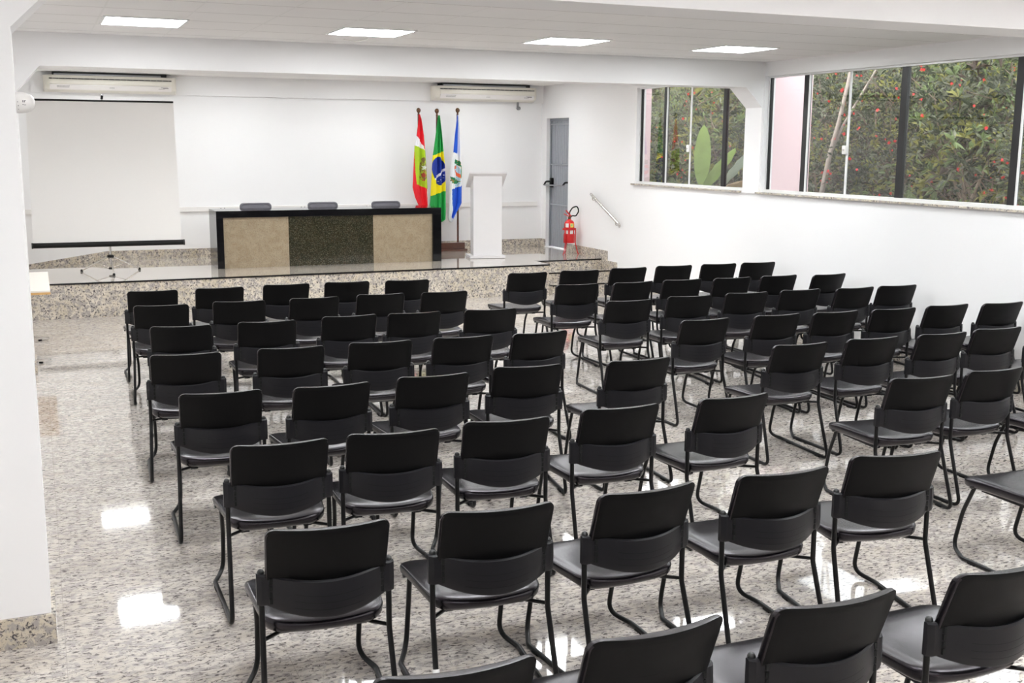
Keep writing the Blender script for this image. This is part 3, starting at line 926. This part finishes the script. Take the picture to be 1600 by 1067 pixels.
def col_nation(u, v):
    if E_(u, v, 6, 396, 44, 96, -6):
        d_ = (v - 372) + (u - 28) * 1.05
        if abs((v - 452) + (u + 30) * 0.98 - 4) < 9: return 'white'
        if v > 418 and hsh(int(u / 5), int(v / 6)) < 0.10 and (v + u * .98) > 452: return 'white'
        if v < 400 and False: return 'white'
        return 'navy'
    top = 288 - (u + 20) * 0.42
    bot = 560 - (u + 46) * 0.34
    if top < v < bot: return 'yellow'
    return 'green'
def col_city(u, v):
    if v > 470 and u < -50 + (v - 520) * -0.03: return 'white'
    if v < 300:
        if u > -4 + (v - 60) * -0.02: return 'white'
        return 'blue' if v < 292 + (u + 20) * .6 - 6 else 'white'
    if v > 522 - (u + 44) * 0.33 and u > -50: return 'blue'
    # coat of arms
    if E_(u, v, -10, 415, 21, 58, -14):
        if pip(u, v, [(-40, 372), (-22, 362), (-14, 380), (-36, 392)]): return 'orange'
        if abs((v - 410) - (u + 30) * 0.75 - 2) < 13: return 'orange'
        return 'sky'
    if pip(u, v, [(-30, 325), (0, 335), (22, 372), (24, 440), (2, 478), (-18, 468), (-36, 490), (-58, 470), (-50, 448), (-38, 468), (-18, 460), (4, 440), (12, 400), (4, 372), (-34, 352)]):
        h_ = hsh(int(u / 4), int(v / 5)); return 'leaf' if h_ < 0.8 else ('olive' if h_ < .93 else 'orange')
    if pip(u, v, [(-56, 440), (-30, 450), (-8, 470), (2, 456), (4, 470), (-16, 492), (-36, 478), (-50, 486)]): return 'leaf'
    if pip(u, v, [(-36, 500), (0, 462), (14, 470), (-14, 512), (-30, 528)]): return 'sky' if hsh(int(u / 4), int(v / 6)) < 0.6 else 'white'
    return 'white'
flag('flag', 'red, white and lime green flag with a star emblem, left of the three', 5.858,
     [(28, -2), (60, -2), (165, -18), (235, -32), (385, -40), (505, -48), (570, -32), (650, 2), (690, 20), (735, 40)],
     [(28, 4), (60, 14), (165, 30), (310, 42), (425, 50), (560, 56), (640, 62), (690, 64), (735, 60)], col_state, 4.0, 2.771, 1)
flag('flag', 'green flag with yellow diamond and starry blue disc, middle of the three', 6.174,
     [(30, 8), (200, -18), (300, -33), (400, -40), (550, -50), (645, -58), (700, -44), (735, -8)],
     [(30, 14), (150, 26), (270, 34), (350, 42), (500, 48), (680, 48), (720, 46), (735, 20)], col_nation, 5.0, 2.766, 1)
flag('flag', 'blue and white flag with a green and red coat of arms, right of the three', 6.538,
     [(32, -4), (165, -22), (285, -34), (320, -46), (450, -58), (610, -68), (720, -74), (738, -68), (745, -60)],
     [(32, 4), (60, 6), (285, 15), (350, 22), (470, 24), (618, 24), (660, 2), (720, -38), (745, -54)], col_city, 4.0, 2.783, 1)

# ================================================================== PROJECTION SCREEN
t = thing('projection_screen', 'tripod projection screen with black case pulled up at the left of the stage', 'projection screen', (0.89, 16.17, ZS), math.radians(-1.2))
hz = ZS
bm = B(); box(bm, -0.955, 0.962, -0.004, 0.0, 0.86 - hz, 2.765 - hz)
for v in bm.verts:
    if v.co.z > 1.5: v.co.x *= 0.972
make('screen_fabric', bm, M['screen'], t)
bm = B(); tube(bm, [(-0.97, -0.002, 0.848 - hz), (0.995, -0.002, 0.848 - hz)], 0.036, 18)
case = make('screen_case', bm, M['rubber'], t, 60)
bm = B()
for x_ in (-0.975, 0.985): tube(bm, [(x_, -0.002, 0.848 - hz), (x_ + 0.02, -0.002, 0.848 - hz)], 0.040, 18)
make('case_cap', bm, M['knob'], case, 60)
bm = B(); tube(bm, [(-0.935, -0.002, 2.768 - hz), (0.935, -0.002, 2.768 - hz)], 0.013, 10); make('top_bar', bm, M['rubber'], t, 60)
bm = B(); tube(bm, [(0.015, 0.03, 0.10), (0.015, 0.03, 2.80 - hz)], 0.014, 10); make('pole', bm, M['chrome'], t, 60)
bm = B()
box(bm, 0.0, 0.03, -0.005, 0.045, 2.79 - hz, 2.81 - hz); tube(bm, [(0.015, 0.02, 2.80 - hz), (0.02, 0.0, 2.845 - hz)], 0.016, 8)
make('hook', bm, M['rubber'], t, 50)
bm = B(); lathe(bm, [(0.02, 0.20), (0.045, 0.205), (0.045, 0.235), (0.02, 0.245)], (0.015, 0.03, 0), 14)
lathe(bm, [(0.02, 0.04), (0.035, 0.045), (0.035, 0.065), (0.02, 0.07)], (0.015, 0.03, 0), 14)
make('hub', bm, M['rubber'], t, 50)
for a in (-88, 28, 152):
    r_ = 0.43
    ca, sa = math.cos(math.radians(a)), math.sin(math.radians(a))
    bm = B(); tube(bm, [(0.015 + 0.02 * ca, 0.03 + 0.02 * sa, 0.22), (0.015 + r_ * ca, 0.03 + r_ * sa, 0.015)], 0.009, 8)
    tube(bm, [(0.015, 0.03, 0.055), (0.015 + 0.5 * r_ * ca, 0.03 + 0.5 * r_ * sa, 0.12)], 0.005, 6)
    lg = make('leg', bm, M['chrome'], t, 60)
    bm = B(); lathe(bm, [(0.012, 0.0), (0.018, 0.002), (0.018, 0.02), (0.012, 0.032)], (0.015 + r_ * ca, 0.03 + r_ * sa, 0), 12)
    make('rubber_foot', bm, M['rubber'], lg, 50)

# ================================================================== AIR CONDITIONERS
def aircon():
    t = thing('air_conditioner', '', 'air conditioner', (0, 0, 0), 0, 'air conditioners under the ceiling over the stage')
    bm = B()   # body, bevelled ends; local x along the wall, y towards the wall, z up from the underside
    prof = [(0.26, 0.045), (0.0, 0.05), (-0.012, 0.20), (0.015, 0.225), (0.26, 0.225)]
    prof = [(0.27, -0.02), (0.16, -0.015), (0.03, 0.025), (0.0, 0.07), (0.004, 0.19), (0.02, 0.215), (0.27, 0.215)]
    ends = [(-0.93, 1.0, 0.10), (-0.90, 1.0, 0.03), (-0.86, 1.0, 0.0), (0.86, 1.0, 0.0), (0.90, 1.0, 0.03), (0.93, 1.0, 0.10)]
    ends = [(-0.925, .12), (-0.91, .05), (-0.87, 0.015), (-0.85, 0.0), (0.85, 0.0), (0.87, 0.015), (0.91, .05), (0.925, .12)]
    rings = []
    for x, dpt in ends:
        rings.append([bm.verts.new((x, min(0.27, y + dpt * (1 - y / 0.27)), z)) for y, z in prof])
    n = len(prof)
    for a, b_ in zip(rings, rings[1:]):
        for k in range(n): bm.faces.new((a[k], a[(k + 1) % n], b_[(k + 1) % n], b_[k]))
    bm.faces.new(rings[0]); bm.faces.new(rings[-1][::-1])
    bmesh.ops.recalc_face_normals(bm, faces=bm.faces[:])
    make('housing', bm, M['ac_plastic'], t, 40)
    bm = B(); box(bm, -0.845, 0.845, -0.008, 0.01, 0.160, 0.172); make('air_slot', bm, M['dark'], t)
    bm = B()
    for k in range(20): box(bm, -0.80 + k * 0.0842, -0.797 + k * 0.0842, -0.0095, 0.0, 0.158, 0.174)
    make('slot_rib', bm, M['ac_plastic'], t)
    bm = B(); box(bm, -0.842, 0.842, -0.014, 0.006, 0.088, 0.155, 0, 0.004); make('front_panel', bm, M['ac_plastic'], t, 40)
    bm = B()
    prism(bm, [(-0.018, 0.083), (-0.018, 0.072), (0.028, 0.012), (0.05, 0.012), (0.01, 0.083)], 0, -0.842, 0.842)
    fl = make('air_flap', bm, M['ac_flap'], t)
    bm = B()        # tiny unreadable print on the flap: rows of dashes
    def dash(x0, x1, s):
        y = -0.018 + (0.046) * s - 0.001; z = 0.072 - 0.060 * s
        box(bm, x0, x1, y - 0.002, y + 0.004, z - 0.003, z + 0.003)
    for k in range(9): dash(-0.745 + k * 0.019, -0.745 + k * 0.019 + (0.015 if k % 4 else 0.018), 0.18)
    for k in range(12): dash(-0.745 + k * 0.014, -0.745 + k * 0.014 + 0.010, 0.45)
    for k in range(4): dash(-0.03 + k * 0.018, -0.03 + k * 0.018 + 0.013, 0.45)
    dash(0.69, 0.79, 0.12); dash(0.72, 0.80, 0.28)
    for k in range(5): dash(0.66 + k * 0.017, 0.66 + k * 0.017 + 0.012, 0.42)
    make('printed_mark', bm, M['print'], fl)
    bm = B(); box(bm, -0.80, 0.78, 0.035, 0.27, 0.215, 0.262); make('top_gap_shade', bm, M['dark'], t)  # dark box standing in for the shaded gap above the housing
    bm = B(); box(bm, -0.78, 0.70, 0.030, 0.036, 0.217, 0.238); make('mounting_rail', bm, M['metal_grey'], t)
    return t
ac = aircon(); ac.location = (1.135, 17.63, 2.958); ac['label'] = 'white split air conditioner above the projection screen'
dup(ac, (7.075, 17.63, 2.958), 0, None, 'white split air conditioner above the flags and lectern')
bm = B(); tube(bm, fillet([(7.72, 17.86, 2.96), (7.72, 17.87, 2.87), (7.76, 17.93, 2.84)], 0.03), 0.02, 8); lathe(bm, [(0.03, 17.90), (0.03, 17.949)], (7.76, 0, 2.84), 12, 0, 'y')
tag(make('drain_pipe', bm, M['metal_grey'], None, 60), 'short grey pipe stub under the right air conditioner', 'pipe')

# ================================================================== FIRE EXTINGUISHER AND STAND
fx, fy = 8.04, 16.44
t = thing('extinguisher_stand', 'red three-legged metal stand holding the fire extinguisher', 'stand', (fx, fy, ZS))
bm = B(); lathe(bm, [(0.098, 0.395), (0.112, 0.395), (0.112, 0.425), (0.098, 0.425)], (0, 0, 0), 24)
for f in [f for f in bm.faces if len(f.verts) > 4]: bm.faces.remove(f)
for k in range(24): pass
make('ring', bm, M['red_dark'], t, 50)
bm = B(); lathe(bm, [(0.09, 0.19), (0.095, 0.19), (0.095, 0.33), (0.09, 0.33)], (0, 0, 0), 24)
for f in [f for f in bm.faces if len(f.verts) > 4]: bm.faces.remove(f)
lathe(bm, [(0.094, 0.186), (0.094, 0.192)], (0, 0, 0), 24)
make('holder_cup', bm, M['red_dark'], t, 50)
for a in (208, 328, 88):
    ca, sa = math.cos(math.radians(a)), math.sin(math.radians(a))
    bm = B(); tube(bm, fillet([(0.106 * ca, 0.106 * sa, 0.42), (0.106 * ca, 0.106 * sa, 0.17), (0.145 * ca, 0.145 * sa, 0.012), (0.165 * ca, 0.165 * sa, 0.008)], 0.03), 0.008, 8)
    make('leg', bm, M['red_dark'], t, 60)
t = thing('fire_extinguisher', 'red fire extinguisher with black hose standing in its red stand', 'fire extinguisher', (fx, fy, ZS))
bm = B(); lathe(bm, [(0.05, 0.193), (0.078, 0.196), (0.083, 0.21), (0.083, 0.49), (0.078, 0.52), (0.055, 0.548), (0.032, 0.56), (0.028, 0.575)], (0, 0, 0), 28); make('cylinder', bm, M['red'], t, 60)
bm = B(); lathe(bm, [(0.024, 0.575), (0.026, 0.60), (0.016, 0.61), (0.016, 0.63)], (0, 0, 0), 14); make('valve', bm, M['brass'], t, 60)
bm = B()
prism(bm, [(0.03, 0.602), (-0.10, 0.665), (-0.105, 0.655), (0.02, 0.59)], 1, -0.012, 0.012)
prism(bm, [(0.03, 0.63), (-0.06, 0.72), (-0.072, 0.712), (0.01, 0.615)], 1, -0.012, 0.012)
make('handle', bm, M['red_dark'], t)
bm = B()
tube(bm, fillet([(0.015, 0, 0.605), (0.05, -0.01, 0.63), (0.10, -0.03, 0.62), (0.155, -0.03, 0.70), (0.13, -0.02, 0.785), (0.05, -0.01, 0.76), (0.0, 0.0, 0.69), (0.03, 0.05, 0.60)], 0.07, 6), 0.011, 8)
make('hose', bm, M['rubber'], t, 60)
def curved_label(r, a0, a1, z0, z1, m_, lab):
    bm = B(); n = 8
    g = [[bm.verts.new((r * math.cos(math.radians(a0 + (a1 - a0) * k / n)), r * math.sin(math.radians(a0 + (a1 - a0) * k / n)), z)) for k in range(n + 1)] for z in (z0, z1)]
    for k in range(n): bm.faces.new((g[0][k], g[0][k + 1], g[1][k + 1], g[1][k]))
    return tag(make('paper_label', bm, m_, t, 60), lab)
curved_label(0.0842, 196, 236, 0.44, 0.505, M['label_w'], 'white label')
curved_label(0.0842, 256, 300, 0.44, 0.505, M['label_y'], 'yellow and green label')
curved_label(0.0846, 262, 280, 0.462, 0.492, M['label_g'], 'green print on the yellow label')
curved_label(0.0842, 196, 232, 0.335, 0.392, M['label_w'], 'white label')
curved_label(0.0842, 252, 292, 0.335, 0.392, M['label_w'], 'white label')

# ================================================================== HANDRAIL ON THE WALL BY THE STEPS
t = thing('handrail', 'short slanting steel handrail on the white wall above the steps', 'handrail', (XW, 0, 0))
bm = B()
a, b_ = Vector((-0.07, 15.90, 1.455)), Vector((-0.07, 14.96, 1.045))
tube(bm, [a, b_], 0.021, 14); make('rail', bm, M['chrome'], t, 60)
for p in (a.lerp(b_, 0.06), a.lerp(b_, 0.90)):
    bm = B()
    tube(bm, fillet([p + Vector((0, 0, -0.018)), p + Vector((0, 0, -0.07)), Vector((0.0, p.y, p.z - 0.075))], 0.03), 0.008, 8)
    lathe(bm, [(0.03, -0.008), (0.03, 0.0)], (0, p.y, p.z - 0.075), 14, 0, 'x')
    make('bracket', bm, M['chrome'], t, 50)

# ================================================================== TABLE BEHIND THE NEAR COLUMN
t = thing('meeting_table', 'white topped table with light wood edge and steel feet by the left column', 'table', (0.08, 12.0, 0))
bm = B(); box(bm, -0.70, 0.0, 0.0, 1.78, 0.735, 0.752); make('table_top', bm, M['table_top'], t)
bm = B(); box(bm, -0.702, 0.002, -0.003, 1.783, 0.712, 0.7345); make('edge_band', bm, M['wood_edge'], t)
for y in (0.10, 1.50):
    bm = B()
    box(bm, -0.31, -0.23, y - 0.02, y + 0.02, 0.04, 0.712, 0, 0.006)
    prism(bm, [(-0.60, 0.02), (-0.60, 0.03), (-0.35, 0.055), (-0.20, 0.06), (-0.03, 0.032), (-0.03, 0.02)], 1, y - 0.028, y + 0.028)
    lg = make('leg', bm, M['chrome'], t)
    for x_ in (-0.56, -0.13):
        bm = B(); lathe(bm, [(0.02, 0.0), (0.02, 0.022)], (x_, y, 0), 12)
        make('glide', bm, M['rubber'], lg)

# ================================================================== DEVICE ON THE NEAR COLUMN
t = thing('wall_device', 'white egg-shaped plastic device on the column with small dark print', 'device', (-0.05, YN + 0.11, 2.385))
bm = B()
lathe(bm, [(0.042, 0.0), (0.044, 0.006), (0.044, 0.02), (0.041, 0.04), (0.034, 0.058), (0.022, 0.070), (0.008, 0.075)], (0, 0, 0), 28, 0, 'x')
make('housing', bm, M['white_plastic'], t, 60)
bm = B(); r_ = 0.043
def mark(a0, a1, x0, x1):
    rr = lambda xx: interp([(0.0, .0445), (0.02, .0445), (0.04, .0415), (0.058, .0345)], xx)
    q = [bm.verts.new((xx, rr(xx) * math.cos(math.radians(aa)), rr(xx) * math.sin(math.radians(aa)))) for xx, aa in ((x0, a0), (x1, a0), (x1, a1), (x0, a1))]
    bm.faces.new(q)
mark(168, 180, .026, .030); mark(172, 180, .032, .036); mark(168, 172, .032, .040); mark(190, 195, .026, .030); mark(193, 196, .032, .039); mark(196, 222, 0.008, 0.011); mark(176, 180, .006, .009)
make('printed_mark', bm, M['print'], t)
bm = B(); tube(bm, fillet([(-0.10 - .0, YN - 0.004, 2.57), (-0.085, YN - 0.006, 2.53), (-0.056, YN - 0.004, 2.50), (-0.045, YN + 0.02, 2.44), (-0.042, YN + 0.10, 2.428)], 0.04), 0.0035, 8)
make('cable', bm, M['rubber'], t, 60)

# ================================================================== GARDEN OUTSIDE
bm = B()
box(bm, X2, 30, -3, 45, -0.3, -0.05)
struct('ground', bm, M['soil'])
bm = B()
NX, NY = 14, 50
g = [[bm.verts.new((13.4 + 5.5 * i / NX + 0.35 * math.sin(j * 1.7), -3 + 48 * j / NY, -0.1 + 4.3 * (i / NX) ** 0.7 + rnd.uniform(-.15, .15))) for j in range(NY + 1)] for i in range(NX + 1)]
for i in range(NX):
    for j in range(NY): bm.faces.new((g[i][j], g[i + 1][j], g[i + 1][j + 1], g[i][j + 1]))
bmesh.ops.recalc_face_normals(bm, faces=bm.faces[:])
struct('hillside', bm, M['soil'], 179)

LM = [M['leaf1'], M['leaf2'], M['leaf3'], M['leaf4'], M['leaf5']]
def leaf_mesh(name, seed, n, rx, rz, lw, weights, rosette=0.3):
    rr = random.Random(seed)
    vs, fs, mi = [], [], []
    def leaf(p, d, ln, wd, m_):
        s = d.cross(Vector((rr.uniform(-1, 1), rr.uniform(-1, 1), rr.uniform(-1, 1)))).normalized()
        up = s.cross(d).normalized()
        i0 = len(vs)
        droop = Vector((0, 0, -ln * 0.18))
        vs.extend([p, p + d * ln * .5 + s * wd + up * wd * .5, p + d * ln + droop, p + d * ln * .5 - s * wd + up * wd * .5, p + d * ln * 0.52])
        fs.extend([(i0, i0 + 1, i0 + 4), (i0 + 1, i0 + 2, i0 + 4), (i0 + 4, i0 + 2, i0 + 3), (i0, i0 + 4, i0 + 3)])
        mi.extend([m_] * 4)
    cl = n // 9
    for _ in range(cl):
        th, ph = rr.uniform(0, 2 * PI), math.acos(rr.uniform(-0.9, 1))
        r = rr.uniform(0.25, 1.0) ** 0.4
        lump = 1 + 0.16 * math.sin(3 * th + seed) + 0.12 * math.sin(5 * ph + 2 * seed)
        p = Vector((math.cos(th) * math.sin(ph) * rx * r * lump, math.sin(th) * math.sin(ph) * rx * r * lump, rz + math.cos(ph) * rz * r * lump))
        o = (p - Vector((0, 0, rz * 0.7))).normalized()
        m_ = rr.choices(range(5), weights)[0]
        ros = rr.random() < rosette
        sc = rr.uniform(0.75, 1.35)
        for k in range(9):
            d_ = (o * (0.5 if ros else 0.9) + Vector((rr.uniform(-1, 1), rr.uniform(-1, 1), rr.uniform(-.8, .8)))).normalized()
            q = p if ros else p + Vector((rr.uniform(-1, 1), rr.uniform(-1, 1), rr.uniform(-1, 1))) * 0.12
            leaf(q, d_, lw * sc * (1.35 if ros else 1), lw * sc * 0.19, m_ if rr.random() < .8 else rr.choices(range(5), weights)[0])
    me = bpy.data.meshes.new(name)
    me.from_pydata(vs, [], fs)
    for m_ in LM: me.materials.append(m_)
    me.polygons.foreach_set('material_index', mi)
    me.update()
    return me
def branch_mesh(name, seed, rx, rz, m_, n=16):
    rr = random.Random(seed); bm = B()
    for k in range(n):
        th = rr.uniform(0, 2 * PI); e = rr.uniform(0.4, 1.0)
        p0 = Vector((rr.uniform(-.15, .15), rr.uniform(-.15, .15), 0))
        p3 = Vector((math.cos(th) * rx * e, math.sin(th) * rx * e, rz * rr.uniform(0.7, 1.95)))
        p1 = p0.lerp(p3, 0.35) + Vector((rr.uniform(-.2, .2), rr.uniform(-.2, .2), .3)); p2 = p0.lerp(p3, 0.7) + Vector((rr.uniform(-.25, .25), rr.uniform(-.25, .25), .2))
        tube(bm, [p0, p1, p2, p3], [0.035, 0.022, 0.013, 0.005], 6)
        for q in range(3):
            s = p1.lerp(p3, rr.random()); tube(bm, [s, s + Vector((rr.uniform(-.5, .5), rr.uniform(-.5, .5), rr.uniform(-.1, .5)))], [0.009, 0.003], 5)
    me = bpy.data.meshes.new(name); bm.to_mesh(me); bm.free(); me.materials.append(m_)
    return me
def blossom_mesh(seed):
    rr = random.Random(seed); bm = B()
    for k in range(6):
        a = 2 * PI * k / 6; d_ = Vector((math.cos(a), math.sin(a), rr.uniform(-.2, .6))); s = Vector((-math.sin(a), math.cos(a), 0))
        q = [bm.verts.new(v) for v in (Vector((0, 0, 0)), d_ * .022 + s * .012, d_ * .040, d_ * .022 - s * .012)]
        bm.faces.new(q)
    tube(bm, [(0, 0, -.01), (0, 0, .035)], 0.005, 5)
    me = bpy.data.meshes.new('blossom'); bm.to_mesh(me); bm.free(); me.materials.append(M['blossom'])
    return me
fol = [leaf_mesh('foliage', 11, 15000, 1.15, 1.95, 0.075, (5, 3, 2, 2, 1), .35),
       leaf_mesh('foliage', 23, 16000, 1.15, 1.95, 0.065, (3, 5, 2, 1, 2), .2),
       leaf_mesh('foliage', 37, 11000, 1.15, 1.95, 0.10, (4, 2, 3, 1, 3), .6),
       leaf_mesh('foliage', 51, 16000, 1.9, 2.0, 0.10, (5, 3, 2, 3, 1), .3),
       leaf_mesh('foliage', 67, 16000, 1.9, 2.0, 0.09, (3, 3, 4, 2, 2), .3)]
bra = [branch_mesh('branches', 3, 1.1, 1.9, M['bark'], 20), branch_mesh('branches', 5, 1.7, 2.0, M['bark'], 22)]
blo = blossom_mesh(9)
def shrub(x, y, z, sc, rz, fi, bi, nb, label, name='flowering_shrub', cat='shrub', grp='shrubs outside the windows'):
    t = thing(name, label, cat, (x, y, z), rz, grp)
    t.scale = (sc, sc, sc)
    f = bpy.data.objects.new('foliage', fol[fi]); COL.objects.link(f); f.parent = t
    b_ = bpy.data.objects.new('branches', bra[bi]); COL.objects.link(b_); b_.parent = t
    rx, rzz = (1.15, 1.95) if bi == 0 else (1.9, 2.0)
    rr = random.Random(int(x * 100 + y * 37))
    for k in range(nb):
        th = PI - rz + rr.uniform(-1.3, 1.0); ph = math.acos(rr.uniform(-0.35, 0.75)); r = rr.uniform(0.97, 1.12)
        o = bpy.data.objects.new('blossom', blo); COL.objects.link(o); o.parent = t
        o.location = (math.cos(th) * math.sin(ph) * rx * r, math.sin(th) * math.sin(ph) * rx * r, rzz + math.cos(ph) * rzz * r)
        o.rotation_euler = (rr.uniform(0, 6), rr.uniform(0, 6), rr.uniform(0, 6)); s_ = rr.uniform(0.4, 0.72); o.scale = (s_, s_, s_)
spec = [(10.9, 8.9, 0, 1, 'shrub with red blossoms outside the long window, right of its rightmost bar'),
        (10.75, 10.35, 0.5, 2, 'leafy shrub with red blossoms outside the widest pane of the long window'),
        (10.9, 11.7, 1.1, 0, 'dark shrub dotted with red blossoms behind the long window, left of its second bar'),
        (10.8, 13.1, 2.2, 0, 'brownish shrub behind the long window pane with the white lock'),
        (10.7, 15.3, 3.3, 2, 'shrub with red blossoms behind the right part of the short window'),
        (10.9, 16.7, 4.0, 1, 'grey green shrub behind the middle of the short window'),
        (10.8, 18.2, 5.0, 1, 'grey green shrub behind the left part of the short window'),
        (10.7, 19.6, 5.7, 0, 'dark shrub at the far left edge of the short window')]
for x_, y_, rz, fi, lab in spec:
    shrub(x_, y_, -0.1, 1.0, rz, fi, 0, {0: 46, 1: 34, 2: 50}[fi] if y_ < 16 else 14, lab)
for i, (x_, y_, rz, fi, lab) in enumerate([(13.0, 10.0, 0.4, 4, 'tall yellowish tree beyond the shrubs at the right end of the long window'), (13.1, 12.7, 1.4, 3, 'tall dark tree beyond the shrubs in the middle of the long window'),
        (13.0, 15.4, 2.4, 3, 'tall dark tree beyond the shrubs left of the long window'), (12.8, 18.3, 3.1, 4, 'tall light green tree beyond the shrubs in the short window'),
        (12.9, 21.2, 4.4, 3, 'tall dark tree beyond the shrubs at the left of the short window'), (13.0, 24.0, 5.4, 4, 'tall tree farthest to the left behind the short window')]):
    shrub(x_, y_, -0.1, 1.0, rz, fi, 1, 4, lab, 'garden_tree', 'tree', 'trees beyond the shrubs')
# pale trunk
bm = B(); tube(bm, [(10.2, 13.0, -0.1), (10.05, 12.7, 1.2), (9.97, 12.38, 2.1), (9.95, 12.2, 2.55), (9.95, 12.06, 3.05), (10.0, 11.9, 4.0)], [0.045, 0.04, 0.033, 0.028, 0.024, 0.015], 9)
tube(bm, [(9.97, 12.38, 2.1), (10.02, 12.2, 2.5), (10.05, 11.82, 3.0), (10.2, 11.5, 3.6)], [0.022, 0.018, 0.014, 0.009], 8)
tag(make('bare_trunk', bm, M['bark_pale'], None, 60), 'pale forked trunk just outside the left panes of the long window', 'tree')
# banana plant
t = thing('banana_plant', 'large leaved banana plant outside the short window', 'plant', (9.6, 14.75, -0.1))
def bleaf(base, az, elev, ln, wd, m_, name='leaf', droop=1.0):
    bm = B(); N = 14; rows_ = []
    d_ = Vector((math.cos(az), math.sin(az), 0)); s = Vector((-math.sin(az), math.cos(az), 0))
    for k in range(N + 1):
        t_ = k / N
        p = Vector(base) + d_ * ln * t_ * math.cos(elev) + Vector((0, 0, ln * (t_ * math.sin(elev) - droop * 0.55 * t_ * t_)))
        w = wd * (math.sin(PI * min(1, t_ * 0.97 + 0.03)) ** 0.55)
        sag = w * (0.25 + 0.08 * math.sin(k * 2.1))
        rows_.append([bm.verts.new(p - s * w - Vector((0, 0, sag))), bm.verts.new(p - s * w * .5 + Vector((0, 0, -sag * .1))), bm.verts.new(p + Vector((0, 0, -0.012))), bm.verts.new(p + s * w * .5 + Vector((0, 0, -sag * .1))), bm.verts.new(p + s * w - Vector((0, 0, sag)))])
    for a, b_ in zip(rows_, rows_[1:]):
        for k in range(4): bm.faces.new((a[k], a[k + 1], b_[k + 1], b_[k]))
    return make(name, bm, m_, t, 179)
bm = B(); tube(bm, [(0, 0, 0), (-0.1, -0.05, 0.8), (-0.28, -0.25, 1.75)], [0.10, 0.08, 0.04], 10); tube(bm, [(-0.1, -0.05, 0.8), (-0.25, -0.6, 1.5), (-0.3, -0.8, 1.75)], [0.06, 0.05, 0.03], 8); make('stem', bm, M['leaf2'] if False else M['bark'], t, 60)
bleaf((-0.3, -0.25, 1.75), math.radians(-118), 1.38, 0.95, 0.125, M['banana'], droop=.08)
bleaf((-0.3, -0.30, 1.65), math.radians(-75), 0.95, 1.05, 0.15, M['banana'], droop=.35)
bleaf((-0.3, -0.80, 1.75), math.radians(-62), 0.95, 0.95, 0.17, M['banana_pale'], droop=.30)
bleaf((-0.3, -0.60, 1.62), math.radians(-88), 0.40, 1.15, 0.17, M['banana_dry'], droop=.30)
bleaf((-0.2, -0.70, 1.50), math.radians(-60), 0.35, 1.1, 0.20, M['banana_pale'], droop=.35)
bleaf((-0.2, 0.2, 1.40), math.radians(120), 0.7, 1.0, 0.18, M['banana'], droop=.5)
